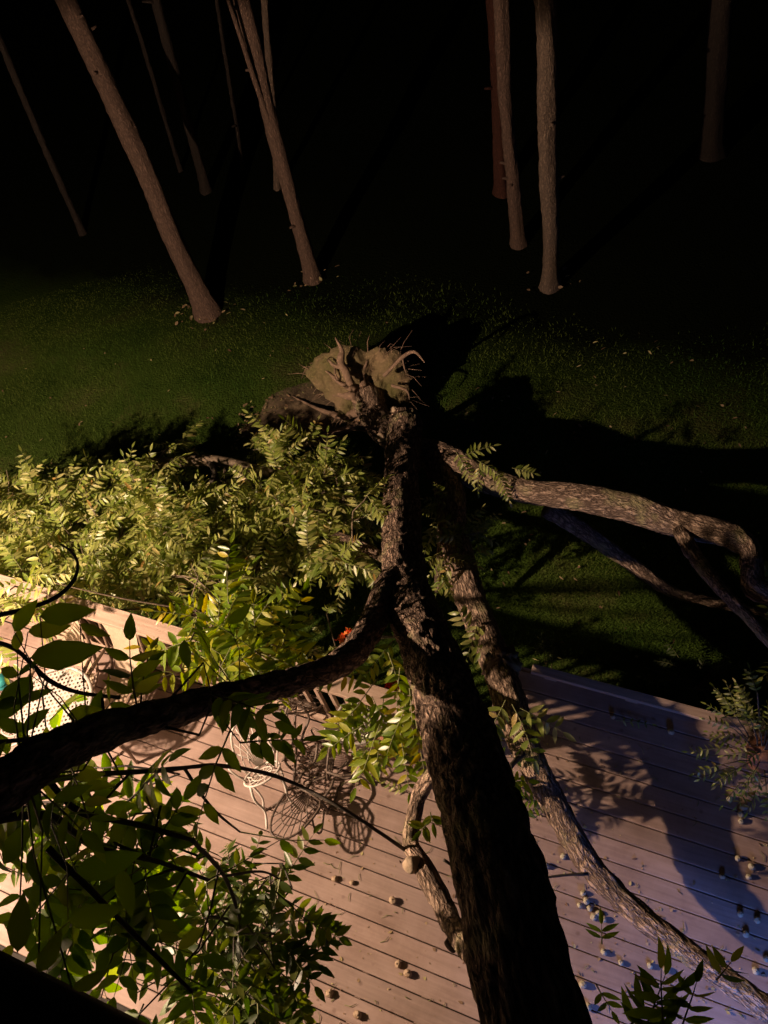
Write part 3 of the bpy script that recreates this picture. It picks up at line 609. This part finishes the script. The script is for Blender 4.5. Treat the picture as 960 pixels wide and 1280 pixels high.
crownlimb([(262, 578, 1.2, .03), (268, 590, 1.3, .025), (262, 605, 1.25, .022), (245, 616, 1.1, .012)], m='twig_dark', seg=8)
crownlimb([(400, 612, 1.1, .03), (420, 570, 1.0, .02), (390, 555, 1.0, .015), (330, 562, 1.0, .01)], m='twig')
limbA = np.array(limbs)
def clusters(poly, n, zr, L, ll, pairs, dens=1.0, name='foliage', mats=None, base=limbA, mode='z', comps=(4, 7), mtw='twig', droop=.5, extra=[], wr=.155):
    Lv = Leaves(); tw = Lv.st
    if mode == 'd' and len(base) > 5: base = np.concatenate([base]+[base[:-1]+(base[1:]-base[:-1])*q for q in (.2, .4, .6, .8)])
    spots = [sample(poly) for _ in range(n)] + list(extra)
    for px, py in spots:
        h = random.uniform(*zr); tip = at(px, py, h) if mode == 'z' else atd(px, py, h)
        dd = np.linalg.norm(base-tip, axis=1); q = base[np.argmin(dd)]
        m_ = (q+tip)/2+rng.normal(0, .06, 3)
        dr = unit(tip-q+rng.normal(0, .1, 3)); e2 = tip+dr*.12
        if dd.min() < (1.6 if mode == 'z' else .55): tw.tube([q, m_, tip, e2], [.009, .007, .005, .003] if mode == 'z' else [.0045, .004, .003, .002], 5, ds=.12, cap=False, mi=2)
        else: tw.tube([tip-dr*.3, tip, e2], [.006, .005, .003], 5, ds=.1, cap=False, mi=2)
        for k in range(random.randint(*comps)):
            a = rng.normal(0, 1, 3); a[2] *= .45; d = unit(unit(a)*.9+dr*.55)
            s_ = random.uniform(.65, 1.1); bp_ = tip+dr*random.uniform(-.15, .12)
            Lv.compound(bp_, d, L*s_, ll*(.85+.3*random.random()), pairs+random.randint(-1, 1), droop=droop*random.uniform(.4, 1.5), wr=wr)
    Lv.build(name, (mats or [M['leaf'], M['rachis']])+[M[mtw]], FT)
polyA = [(-40, 600), (40, 592), (110, 590), (170, 592), (240, 600), (330, 580), (400, 570), (450, 590), (468, 640), (470, 700), (430, 715), (370, 700), (320, 730), (260, 760), (200, 745), (110, 735), (40, 715), (-40, 720)]
clusters(polyA, 175, (.6, 1.6), .36, .098, 7, extra=[(225, 552), (215, 560), (235, 575), (60, 590), (120, 580), (330, 560), (350, 562), (390, 560), (420, 580), (455, 610), (380, 590)])
polyA2 = [(-40, 610), (150, 600), (300, 640), (280, 740), (120, 730), (-40, 715)]
clusters(polyA2, 75, (1.1, 1.75), .36, .10, 7)
polyB = [(225, 760), (300, 735), (345, 780), (350, 830), (290, 850), (240, 840), (215, 800)]
clusters(polyB, 15, (2.35, 2.9), .36, .12, 5, mats=[M['leafbig'], M['rachis']], comps=(3, 5), name='foliage')
polyB2 = [(-20, 690), (80, 700), (105, 740), (60, 790), (-20, 800)]
clusters(polyB2, 4, (1.9, 2.4), .38, .10, 6, mats=[M['leaf'], M['rachis']], comps=(3, 5))
# leaves in the shade between the stems
midbase = np.array([at(562, 620, .9), at(568, 670, 1.05), at(548, 690, .9), at(590, 600, .95)])
clusters([(535, 600), (600, 600), (600, 690), (560, 700), (530, 660)], 9, (.9, 1.3), .3, .085, 6, base=midbase, mats=[M['leaf'], M['rachis']], comps=(3, 4))
def sprig(spots, base, mats, name='foliage', mode='z', parent=FT):
    Lv = Leaves()
    for px, py, h, ang, L, ll, pairs, dr in spots:
        b = at(px, py, h) if mode == 'z' else atd(px, py, h)
        d = rt*cos(R(ang)) + up*sin(R(ang)); d = unit(d - fw*.25)
        Lv.compound(b, d, L, ll, pairs, droop=dr, nrm=-fw*.8+np.array([0, 0, .5]))
    return Lv.build(name, mats, parent)
ML = [M['leaf'], M['rachis']]; MBg = [M['leafbig'], M['rachis']]; MN = [M['leafnear'], M['rachis']]
sprig([(545, 655, 1.3, -120, .28, .09, 6, .6), (572, 670, 1.5, 175, .25, .09, 5, .2), (566, 700, 1.4, -125, .30, .09, 7, .4), (548, 715, 1.4, -60, .24, .08, 6, .4), (596, 575, 1.35, -30, .28, .09, 6, .5), (620, 590, 1.3, -60, .28, .09, 6, .5), (580, 570, 1.3, 30, .28, .09, 6, .5), (600, 580, 1.3, -100, .25, .08, 5, .5), (640, 585, 1.3, -10, .2, .08, 5, .3), (570, 565, 1.3, -60, .3, .09, 6, .3)], None, ML)
sprig([(598, 775, 1.5, -110, .3, .12, 4, .3), (592, 800, 1.5, -60, .3, .12, 4, .3), (588, 790, 1.5, 120, .25, .11, 4, .3), (640, 880, 1.9, -60, .36, .14, 4, .3), (632, 875, 1.9, -120, .34, .13, 4, .3), (650, 885, 1.9, -20, .3, .13, 3, .3), (618, 905, 1.7, -95, .3, .12, 4, .3)], None, [M['leaf'], M['rachis']])
clusters([(565, 900), (600, 930), (618, 1000), (600, 1010), (580, 960)], 8, (1.35, 2.1), .32, .11, 5, base=np.array([atd(585, 950, 4.2), atd(600, 975, 4.9), atd(606, 1000, 5.4)]), mats=MN, comps=(3, 4))  # unseen leaves added under the central stem to cast shade on the deck
# sprays hanging from the dark limb over the railing corner
sprig([(470, 850, 4.5, -130, .34, .12, 5, .4), (480, 870, 4.5, -100, .4, .12, 6, .4), (460, 840, 4.5, -170, .3, .11, 5, .3), (500, 880, 4.4, -80, .34, .11, 6, .3), (450, 880, 4.5, -140, .3, .12, 5, .3), (475, 905, 4.4, -110, .36, .12, 5, .2), (500, 910, 4.3, -85, .34, .11, 5, .2), (440, 870, 4.6, -90, .25, .12, 4, .2), (505, 850, 4.4, -60, .3, .1, 5, .3), (465, 870, 4.4, -60, .3, .11, 5, .3), (455, 905, 4.4, -150, .25, .11, 4, .3), (485, 815, 4.35, -70, .3, .1, 5, .3), (500, 835, 4.3, -100, .3, .1, 5, .3), (492, 800, 4.4, -130, .28, .1, 5, .3), (512, 860, 4.15, -85, .3, .1, 5, .3), (520, 900, 4.0, -80, .28, .09, 5, .3), (508, 880, 4.2, -110, .28, .1, 5, .3)], None, MBg, mode='d')

t3 = twig([(240, 1050, 2.8, .008), (280, 1095, 3.3, .008), (300, 1150, 3.6, .007), (315, 1210, 3.8, .006), (310, 1270, 3.9, .004)])
t4 = twig([(280, 1095, 3.3, .006), (330, 1090, 3.6, .005), (365, 1110, 3.8, .003)])
t5 = twig([(230, 960, 3.3, .007), (265, 1010, 3.3, .006), (300, 1040, 3.4, .004)])
# --- near leaves hanging from the dark limb, lower left
dB = np.array([atd(210, 890, 2.6), atd(110, 922, 2.3), atd(170, 1030, 2.7), atd(240, 1050, 2.8), atd(120, 1060, 2.6), atd(190, 1075, 2.7), atd(260, 1100, 2.9), atd(200, 963, 3.2), atd(270, 957, 3.4), atd(300, 868, 3.0), atd(180, 1180, 2.6), atd(60, 975, 2.5), atd(60, 850, 3.1)]+list(t3)+list(t4)+list(t5))
polyN = [(-20, 880), (100, 900), (220, 890), (275, 940), (270, 1010), (260, 1060), (220, 1130), (130, 1140), (60, 1080), (-20, 1020)]
clusters(polyN, 9, (2.9, 3.6), .32, .115, 3, base=dB, mats=MN, mode='d', comps=(2, 3), mtw='twig_dark', droop=.4, wr=.21, extra=[(60,930),(130,960),(40,1000)])
polyN2 = [(90, 1030), (230, 1080), (270, 1280), (150, 1280), (60, 1190)]
clusters(polyN2, 8, (2.8, 3.4), .32, .11, 3, base=dB, mats=MN, mode='d', comps=(2, 3), mtw='twig_dark', droop=.4, wr=.21)
polyN3 = [(230, 1060), (330, 1060), (375, 1110), (350, 1220), (330, 1280), (220, 1280), (250, 1150)]
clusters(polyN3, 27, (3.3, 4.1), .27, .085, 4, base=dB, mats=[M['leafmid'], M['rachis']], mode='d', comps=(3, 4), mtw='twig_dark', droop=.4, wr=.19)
nearB = np.concatenate([dB, [atd(97, 703, 3.05), atd(30, 762, 2.95), atd(60, 850, 3.1), atd(110, 866, 3.1), atd(30, 965, 2.05), atd(60, 1020, 2.5), atd(40, 925, 2.6)]])
polyN4 = [(-20, 900), (60, 895), (150, 880), (240, 870), (290, 880), (260, 930), (120, 960), (-20, 1000)]
clusters(polyN4, 5, (2.0, 2.5), .26, .085, 3, base=dB, mats=MN, mode='d', comps=(1, 3), mtw='twig_dark', droop=.4, wr=.21)
polyN5 = [(-20, 1000), (120, 980), (220, 1000), (240, 1120), (120, 1150), (60, 1100), (-20, 1080)]
clusters(polyN5, 5, (2.75, 3.2), .32, .12, 3, base=dB, mats=MN, mode='d', comps=(2, 3), mtw='twig_dark', droop=.3, wr=.22)
Lv = Leaves()   # big leaves close to the window
for px, py, d_, ang, l in [(50, 770, 1.9, 5, .12), (35, 790, 2.0, 8, .10), (38, 822, 1.7, 5, .14), (18, 790, 2.2, 60, .1), (40, 845, 2.2, -130, .16), (100, 780, 2.3, -25, .09), (85, 893, 2.3, 5, .10), (230, 800, 3.0, -85, .12), (250, 790, 3, -70, .1), (285, 780, 3, 40, .12), (350, 1050, 3, -50, .08), (405, 1050, 3.3, -15, .07), (5, 1080, 2.2, 60, .12), (40, 1060, 2.2, -80, .14), (95, 1090, 2.2, 10, .16), (150, 1085, 2.3, -75, .13), (85, 1150, 2.3, 10, .14), (275, 880, 2.9, -80, .13), (300, 885, 2.9, -60, .12), (22, 1190, 1.5, 88, .09), (48, 1215, 1.5, 60, .07), (90, 1235, 1.5, 15, .06)]:
    d = rt*cos(R(ang))+up*sin(R(ang)); pb = atd(px, py, d_); Lv.leaf(pb, unit(d+fw*.1), -fw+rng.normal(0, .3, 3), l, l*.22); qb = nearB[np.argmin(np.linalg.norm(nearB-pb, axis=1))]; Lv.st.tube([pb, (pb+qb)/2+rng.normal(0, .03, 3), qb], [.0015, .002, .003], 4, mi=1)
Lv.build('foliage', MN, FT)
# lower right sprigs near the window
sprig([(775, 1290, 2.6, 50, .22, .095, 3, .1), (800, 1300, 2.6, 75, .2, .09, 3, .1), (830, 1300, 2.6, 100, .22, .1, 3, .1), (850, 1290, 2.6, 80, .16, .08, 2, .1), (745, 1230, 3.3, -60, .1, .07, 1, .1), (752, 1180, 3.3, 90, .08, .07, 1, .1), (895, 1225, 3.0, 60, .08, .085, 1, .1)], None, MN, name='foliage', mode='d')
sprig([(534, 1030, 3.1, -140, .03, .07, 1, .1), (538, 1015, 3.1, -80, .04, .07, 1, .1)], None, MBg, name='foliage', mode='d')

# ------------------------------------------------------------------ shrubs, pots and plants
def shrub(px, py, z, r, n, name, lab, cat, mats, ll=.07, h=.3, group=None, flowers=None, pairs=3):
    b = at(px, py, z); root = empty(name, b); tag(root, lab, cat, group); Lv = Leaves(); st = MB()
    for k in range(n):
        a = random.uniform(0, 2*pi); rr = r*random.random()**.5; tip = b+np.array([cos(a)*rr, sin(a)*rr, h*random.uniform(.3, 1.0)])
        if k % 2 == 0: st.tube([b, (b+tip)/2+np.array([0, 0, .06]), tip], [.006, .005, .003], 5, cap=False)
        Lv.compound(tip, unit([cos(a), sin(a), random.uniform(0, .9)]), r*.55, ll, pairs, droop=.6, wr=.17)
    Lv.build('foliage', mats, root); st.build('stem', M['twig'], root)
    if flowers:
        fm, spots = flowers
        for fx, fy, fz in spots:
            c = at(fx, fy, fz); fl = Leaves()
            for k in range(16): fl.leaf(c+rng.normal(0, .012, 3), unit(rng.normal(0, 1, 3)+np.array([0, 0, .8])), rng.normal(0, 1, 3), .036, .011)
            fl.build('flower', [fm, fm], root)
    return root, b
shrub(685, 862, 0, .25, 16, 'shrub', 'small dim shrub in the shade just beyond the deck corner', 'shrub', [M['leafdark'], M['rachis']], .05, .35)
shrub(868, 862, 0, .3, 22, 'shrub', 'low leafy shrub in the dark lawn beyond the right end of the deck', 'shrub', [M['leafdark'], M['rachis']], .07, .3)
shrub(978, 850, .0, .42, 44, 'shrub', 'tall green shrub at the right edge reaching over the deck edging', 'shrub', ML, .11, 1.9)
r_, b_ = shrub(948, 952, DZ+.02, .34, 70, 'potted_plant', 'feathery green plant standing on the deck at the right edge', 'plant', ML, .055, .45)
def pot(root, b, r, h, m='pot'):
    MB().tube([b, b+np.array([0, 0, .02]), b+np.array([0, 0, h*.85]), b+np.array([0, 0, h*.86]), b+np.array([0, 0, h])], [r*.7, r*.72, r*.95, r*1.05, r*1.05], 24, cap=True).build('pot', M[m], root)
pot(r_, b_, .11, .2)
r_, b_ = shrub(492, 935, DZ, .22, 26, 'potted_plant', 'leafy potted plant with red flowers beside the dark central stem', 'plant', MBg, .10, .62, flowers=(M['red'], [(486, 856, DZ+.75), (496, 863, DZ+.74), (491, 860, DZ+.76)]))
pot(r_, b_, .13, .26)
r_, b_ = shrub(435, 862, 0, .16, 14, 'flowering_plant', 'plant with a ragged cluster of orange flowers against the lit edge of the dark limb', 'plant', ML, .07, 1.3, flowers=(M['orange'], [(426, 800, 1.4), (431, 794, 1.42), (436, 789, 1.45)]))

# soil and debris round the root plate
sb = MB(); cx = at(385, 520, 0)
for k in range(1): pass
vs = []; fs = []
for i in range(9):
    for k in range(40):
        a = 2*pi*k/40; rr = i/8*(1+.35*noise.noise(Vector((cos(a)*1.4, sin(a)*1.4, 2)))); x = cx[0]+.15+cos(a)*rr*.95; y = cx[1]+sin(a)*rr*.5
        vs.append((x, y, gz(x, y)+.05*(1-(i/8)**2)+.03*noise.noise(Vector((x*6, y*6, 0)))*(1-i/8)+.004))
for i in range(8):
    for k in range(40): fs.append((i*40+k, (i+1)*40+k, (i+1)*40+(k+1) % 40, i*40+(k+1) % 40))
tag(sb.add(vs, fs).build('soil', M['soil']), 'thrown up brown soil on the lawn left of the root plate', 'soil', kind='stuff')
Lv = Leaves()
for k in range(430):
    x, y = sample([(0, 400), (420, 380), (900, 420), (960, 620), (860, 820), (640, 830), (560, 760), (300, 760), (0, 560)]) if k > 240 else sample([(290, 560), (300, 505), (400, 480), (430, 540), (380, 560)])
    p = at(x, y, 0.045); a = random.uniform(0, 6.3); Lv.leaf(p, unit([cos(a), sin(a), rng.normal(0, .3)]), np.array([0, 0, 1.])+rng.normal(0, .4, 3), random.uniform(.03, .07), random.uniform(.006, .013))
for bx, by, nn_ in ((258, 390, 40), (391, 348, 14), (688, 357, 12)):
    c0 = at(bx, by, .03)
    for k in range(nn_):
        q = rng.normal(0, .2, 2); a = random.uniform(0, 6.3); Lv.leaf(c0+np.array([q[0], q[1]*.8, .01]), unit([cos(a), sin(a), .2]), np.array([0, 0, 1.])+rng.normal(0, .4, 3), random.uniform(.04, .09), random.uniform(.01, .022))
tag(Lv.build('leaf_litter', [M['debris'], M['rachis']], None), 'dry brown leaf bits strewn over the lawn', 'leaf litter', kind='stuff')
Lv = Leaves()
for k in range(420):
    x, y = sample([(380, 940), (560, 900), (720, 920), (960, 930), (960, 1280), (330, 1280), (380, 1080)]); p = at(x, y, DZ+.004)
    a = random.uniform(0, 6.3); s_ = random.choice([.008, .012, .015, .03]); Lv.leaf(p, unit([cos(a), sin(a), rng.normal(0, .25)]), np.array([0, 0, 1.])+rng.normal(0, .4, 3), s_*random.uniform(.7, 1.3), s_*.3)
lp = [(657, 935), (690, 1000), (735, 1078), (790, 1135), (860, 1190), (930, 1240)]
for k in range(170):      # bark chips knocked off the limb
    i = random.randrange(5); q = random.random(); x = lp[i][0]*(1-q)+lp[i+1][0]*q+random.gauss(0, 26); y = lp[i][1]*(1-q)+lp[i+1][1]*q+random.gauss(8, 22)
    a = random.uniform(0, 6.3); s_ = random.uniform(.008, .03); Lv.leaf(at(x, y, DZ+.006), unit([cos(a), sin(a), rng.normal(0, .4)]), np.array([0, 0, 1.])+rng.normal(0, .6, 3), s_, s_*.35)
for k in range(110):
    x, y = sample([(380, 940), (560, 900), (720, 920), (960, 930), (960, 1280), (330, 1280), (380, 1080)]); p = at(x, y, DZ+.005); a = random.uniform(0, 6.3); l = random.uniform(.02, .09)
    Lv.st.tube([p, p+np.array([cos(a)*l*.5, sin(a)*l*.5, .006]), p+np.array([cos(a+.3)*l, sin(a+.3)*l, .002])], [.002, .0025, .001], 4, mi=1)
tag(Lv.build('deck_debris', [M['debris'], M['rachis']], None), 'tiny bits of husk and leaf strewn over the deck boards', 'debris', kind='stuff')
# fallen sprigs on the deck
def deck_sprig(rows, lab, name='leaf_sprig', mats=ML):
    root = empty(name, at(rows[0][0], rows[0][1], DZ)); tag(root, lab, 'leaf sprig'); Lv = Leaves()
    for px, py, ang, L, ll, pr in rows: d = rt*cos(R(ang))+up*sin(R(ang)); d[2] = 0; Lv.compound(at(px, py, DZ+.04), unit(d), L, ll, pr, droop=.1)
    Lv.build('leaflets', mats, root)
deck_sprig([(648, 1012, 5, .22, .08, 4)], 'green walnut leaf lying on the deck between the central stem and the barked limb', mats=[M['leafnear'], M['rachis']])
deck_sprig([(505, 990, 150, .2, .06, 3)], 'small curled leaf sprig on the lit deck beside the snapped branch')
deck_sprig([(770, 900, -10, .25, .05, 3)], 'thin dry leaf sprig on the shaded far corner of the deck')

# walnuts
def walnut(seed, brown):
    b = MB().blob((0, 0, .019), .0195, 14, 10, amp=.22, fr=2, squash=(1.1, .95, .95), seed=seed)
    root = empty('walnut', (0, 0, 0)); b.build('husk', M['nutbrown' if brown else 'nut'], root, shift=False)
    MB().tube([(.0, 0, .036), (.003, .002, .043)], [.003, .002], 6).build('stalk', M['twig'], root, shift=False); return root
protos = [walnut(1, True), walnut(5, False)]; used = [False, False]
def place(px, py, k, lab, grp, s=1.0):
    s *= 1.15
    global used
    o = protos[k] if not used[k] else copy_tree(protos[k]); used[k] = True
    p = at(px, py, DZ+.0); o.location = p; o.rotation_euler = (random.uniform(-.3, .3), random.uniform(-.3, .3), random.uniform(0, 6)); o.scale = (s, s, s); tag(o, lab, 'walnut', grp)
G1 = 'brown walnuts on the bright boards left of the central stem'
for px, py, s in [(418, 1099, .9), (440, 1104, .75), (412, 1243, 1.05), (447, 1268, 1.1), (499, 1205, .95)]: place(px, py, 0, 'small brown walnut lying on the bright deck boards left of the central stem', G1, s)
place(491, 1127, 0, 'round brown walnut with a long shadow, alone near the middle of the bright boards', None, 1.1)
place(510, 1218, 0, 'brown walnut beside a crumbled husk on the bright boards', None, 1.1)
G2 = 'pale walnuts below the barked limb'
for px, py in [(665, 1067), (682, 1082), (703, 1070), (728, 1118), (733, 1126), (736, 1136), (741, 1146), (754, 1150), (724, 1133), (748, 1141), (812, 1208), (832, 1212), (777, 1204), (755, 1192), (728, 1230), (719, 1256), (735, 1260)]: place(px, py, 1, 'pale green walnut on the deck between the central stem and the barked limb', G2, random.uniform(.75, 1.0))
G3 = 'pale walnuts on the bluish boards'
for px, py in [(911, 999), (927, 1010), (924, 1019), (927, 1027), (922, 1073), (940, 1084), (935, 1096), (924, 1142), (945, 1150), (933, 1168), (956, 1199), (930, 1009), (903, 1096), (944, 1213)]: place(px, py, 1, 'pale walnut on the bluish boards at the right of the deck', G3, random.uniform(.75, 1.0))
place(838, 915, 1, 'lone pale walnut with a long shadow near the far deck edge', None)
place(766, 897, 0, 'small dark walnut in the shadowed far corner of the deck', None, .8)

# ------------------------------------------------------------------ garden furniture
def ring(c, rx, ry, ax='xy', n=20, z=0):
    if ax == 'xy': return [(c[0]+rx*cos(2*pi*k/n), c[1]+ry*sin(2*pi*k/n), c[2]) for k in range(n+1)]
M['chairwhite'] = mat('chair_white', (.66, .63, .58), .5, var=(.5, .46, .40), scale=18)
def fan_chair(name, lab, loc, rz, m, group=None):
    """ornate cast iron chair: round lattice seat, tall fan back, four curved legs"""
    root = empty(name, loc, rz); tag(root, lab, 'chair', group); mm = M[m]
    s_ = MB(); s_.tube(ring((0, 0, .43), .18, .17), .011, 8, cap=False)
    for k in range(12):
        a = 2*pi*k/12; s_.tube([(.03*cos(a), .03*sin(a), .43), (.1*cos(a+.25), .1*sin(a+.25), .425), (.175*cos(a), .165*sin(a), .43)], .006, 5)
    s_.tube(ring((0, 0, .43), .10, .095), .006, 6, cap=False); s_.tube(ring((0, 0, .43), .03, .03), .007, 6, cap=False); s_.build('seat', mm, root, shift=False)
    b = MB(); out = []
    for k in range(21):
        a = pi*k/20; out.append((-.17*cos(a), -.16-.05*sin(a), .50+.40*sin(a)**.8))
    b.tube([(-.13, -.13, .43)]+out+[(.13, -.13, .43)], .011, 8)
    for k in range(1, 10):
        a = pi*k/10; tx, tz = -.165*cos(a), .50+.395*sin(a)**.8; b.tube([(-.03*cos(a), -.15, .45), (tx*.5, -.18, .45+(tz-.45)*.55), (tx, -.16-.05*sin(a), tz)], .0058, 5)
    for q in (.45, .75):
        b.tube([(-.17*q*cos(pi*k/14), -.16-.05*sin(pi*k/14)*q, .47+.40*q*sin(pi*k/14)) for k in range(15)], .0055, 5)
    b.build('backrest', mm, root, shift=False)
    for sx in (-1, 1):
        for sy in (-1, 1):
            MB().tube([(sx*.13, sy*.12, .43), (sx*.15, sy*.14, .30), (sx*.12, sy*.12, .15), (sx*.17, sy*.17, 0.005)], [.012, .013, .010, .014], 8, ds=.04).build('leg', mm, root, shift=False)
    MB().tube([(sx*.15, .02, .43) for sx in (-1,)]+[(-.24, .0, .62), (-.22, -.12, .66), (-.16, -.17, .6)], .009, 6, ds=.04).build('armrest', mm, root, shift=False)
    MB().tube([(.15, .02, .43), (.24, .0, .62), (.22, -.12, .66), (.16, -.17, .6)], .009, 6, ds=.04).build('armrest', mm, root, shift=False)
    return root
def seatat(px, py, z=0.0): return at(px, py, DZ+z)-np.array([0, 0, z])
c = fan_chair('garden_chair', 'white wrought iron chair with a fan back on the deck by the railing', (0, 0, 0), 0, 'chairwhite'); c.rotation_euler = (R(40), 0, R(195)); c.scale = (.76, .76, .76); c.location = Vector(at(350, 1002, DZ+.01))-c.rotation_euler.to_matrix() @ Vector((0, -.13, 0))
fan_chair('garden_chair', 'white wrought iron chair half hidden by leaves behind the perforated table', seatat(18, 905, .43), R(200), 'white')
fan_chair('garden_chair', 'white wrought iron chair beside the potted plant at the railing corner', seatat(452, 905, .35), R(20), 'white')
def tumble(c, px, py, h, e):
    from mathutils import Euler
    ro = Euler(e).to_matrix(); c.rotation_euler = e; c.scale = (.8, .8, .8); c.location = Vector(at(px, py, DZ+h*.8))-ro @ Vector((0, -.04, .36))
c = fan_chair('garden_chair', 'dark iron chair knocked over on its side, right of the bent bistro table', (0, 0, 0), 0, 'iron'); tumble(c, 412, 948, .24, (R(84), R(12), R(250)))
c = fan_chair('garden_chair', 'weathered iron chair lying flat on its back in front of the table wreck', (0, 0, 0), 0, 'iron'); tumble(c, 385, 1000, .22, (R(-80), R(0), R(140)))
def bistro():
    root = empty('bistro_table', at(372, 965, DZ)); tag(root, 'small scrolled iron bistro table tipped over among the chairs', 'table'); mm = M['iron']
    t = MB(); t.tube(ring((0, 0, .66), .24, .24, n=28), .012, 8, cap=False)
    for k in range(10):
        a = 2*pi*k/10; x, y = .12*cos(a), .12*sin(a); t.tube(ring((x, y, .66), .06, .06, n=12), .0065, 5, cap=False); t.tube([(0, 0, .66), (.235*cos(a+.3), .235*sin(a+.3), .66)], .006, 5)
    t.tube(ring((0, 0, .66), .05, .05, n=12), .008, 5, cap=False); t.build('tabletop', mm, root, shift=False)
    for k in range(3):
        a = 2*pi*k/3; MB().tube([(.04*cos(a), .04*sin(a), .65), (.12*cos(a), .12*sin(a), .5), (.05*cos(a), .05*sin(a), .28), (.22*cos(a), .22*sin(a), .01)], .012, 8, ds=.03).build('leg', mm, root, shift=False)
    root.rotation_euler = (R(-40), R(28), R(10)); root.scale = (.8, .8, .8)
bistro()
pr = empty('garden_stake', at(343, 925, DZ)); tag(pr, 'thin bare metal pole with a bright tip leaning up out of the chair wreck', 'pole')
MB().tube([at(343, 940, DZ), at(349, 915, DZ+.3), at(360, 882, DZ+.62)], .009, 8).build('pole', M['iron'], pr); MB().blob(at(360, 881, DZ+.63), .016, 8, 6, amp=0).build('pole_tip', M['white'], pr)

def sling_chair(lab, loc, rz):
    root = empty('sling_chair', loc, rz); tag(root, lab, 'chair', 'beige sling chairs against the railing')
    # faces -y (towards the house); back rises at +y
    b = MB(); vs = []; nr = 14; nc = 8
    for i in range(nr+1):
        s_ = i/nr; hw = .150*(1-.22*sin(pi*s_)**1.2)+.012*s_
        y = .14+.20*s_+.03*sin(pi*s_); z = .40+.50*s_
        for k in range(nc+1): u = k/nc*2-1; vs.append((u*hw, y+.02*(1-u*u), z))
    for i in range(nr+1):
        for k in range(nc+1): v = vs[i*(nc+1)+k]; vs.append((v[0], v[1]+.008, v[2]-.004))
    o2 = (nr+1)*(nc+1); fs = []
    for i in range(nr):
        for k in range(nc):
            a = i*(nc+1)+k; fs += [(a, a+1, a+nc+2, a+nc+1), (o2+a+nc+1, o2+a+nc+2, o2+a+1, o2+a)]
    b.add(vs, fs); b.build('sling_back', M['sling'], root, shift=False)
    b = MB(); vs = []
    for i in range(9):
        s_ = i/8; y = .13-.42*s_
        for k in range(7): u = k/6*2-1; vs.append((u*.165, y, .395-.03*sin(pi*s_)-.02*(1-u*u)))
    b.add(vs, [(i*7+k, i*7+k+1, i*7+k+8, i*7+k+7) for i in range(8) for k in range(6)]); b.build('seat', M['sling'], root, shift=False)
    MB().tube([(-.165, .345, .905), (-.05, .35, .925), (.05, .35, .925), (.165, .345, .905)], .011, 8).build('top_bar', M['frame'], root, shift=False)
    for sx in (-1, 1):
        MB().tube([(sx*.175, .35, .90), (sx*.18, .13, .39), (sx*.18, -.30, .38), (sx*.18, -.34, .2), (sx*.18, -.36, .01)], .012, 8, ds=.05).build('side_frame', M['frame'], root, shift=False)
        MB().tube([(sx*.18, .15, .40), (sx*.18, .24, .2), (sx*.18, .30, .01)], .012, 8).build('leg', M['frame'], root, shift=False)
        MB().tube([(sx*.2, .22, .60), (sx*.21, 0, .60), (sx*.21, -.25, .58), (sx*.19, -.33, .36)], [.011, .017, .017, .011], 8, ds=.05).build('armrest', M['frame'], root, shift=False)
    return root
p1 = at(147, 780, DZ+.90)-np.array([0, 0, .9]); p2 = at(80, 770, DZ+.90)-np.array([0, 0, .9])
sling_chair('beige sling chair with a curved back standing nearest the visible railing top', p1-NV*.35+0, HROT)
sling_chair('beige sling chair further left, its back half covered by large leaves', p2-NV*.35+0, HROT+.12)

def mesh_table():
    root = empty('garden_table', at(66, 880, DZ+.72)-np.array([0, 0, .72])); tag(root, 'round white metal table with a perforated top, seen through the leaves on the left', 'table')
    b = MB(); g = .030; h = .0095; n = 12; fs = []; vs = []; idx = {}
    def V(x, y, z):
        k = (round(x, 4), round(y, 4), z)
        if k not in idx: idx[k] = len(vs); vs.append((x, y, z))
        return idx[k]
    for i in range(-n, n+1):
        for j in range(-n, n+1):
            cx_, cy_ = i*g+(g/2 if j % 2 else 0), j*g
            if math.hypot(cx_, cy_) > .265: continue
            o_ = [(cx_+sx*g/2, cy_+sy*g/2) for sx, sy in ((-1, -1), (0, -1), (1, -1), (1, 0), (1, 1), (0, 1), (-1, 1), (-1, 0))]
            i_ = [(cx_+h*cos(a), cy_+h*sin(a)) for a in [R(225+45*k) for k in range(8)]]
            for k in range(8):
                k2 = (k+1) % 8; fs.append((V(*o_[k], .72), V(*o_[k2], .72), V(*i_[k2], .72), V(*i_[k], .72)))
                fs.append((V(*i_[k], .72), V(*i_[k2], .72), V(*i_[k2], .715), V(*i_[k], .715)))
    b.add(vs, fs, smooth=False); b.build('tabletop', M['white'], root, shift=False)
    MB().tube(ring((0, 0, .712), .285, .285, n=40), .014, 8, cap=False).build('rim', M['white'], root, shift=False)
    for k in range(4):
        a = 2*pi*k/4+.5; MB().tube([(.24*cos(a), .24*sin(a), .70), (.16*cos(a), .16*sin(a), .45), (.24*cos(a), .24*sin(a), .01)], .013, 8, ds=.04).build('leg', M['white'], root, shift=False)
mesh_table()
tp = at(8, 858, DZ+.72); r_ = empty('plant_pot', tp); tag(r_, 'small teal glazed pot at the far left edge of the table', 'pot')
MB().tube([tp, tp+np.array([0, 0, .09]), tp+np.array([0, 0, .10]), tp+np.array([0, 0, .085])], [.045, .06, .062, .05], 20).build('bowl', M['teal'], r_)
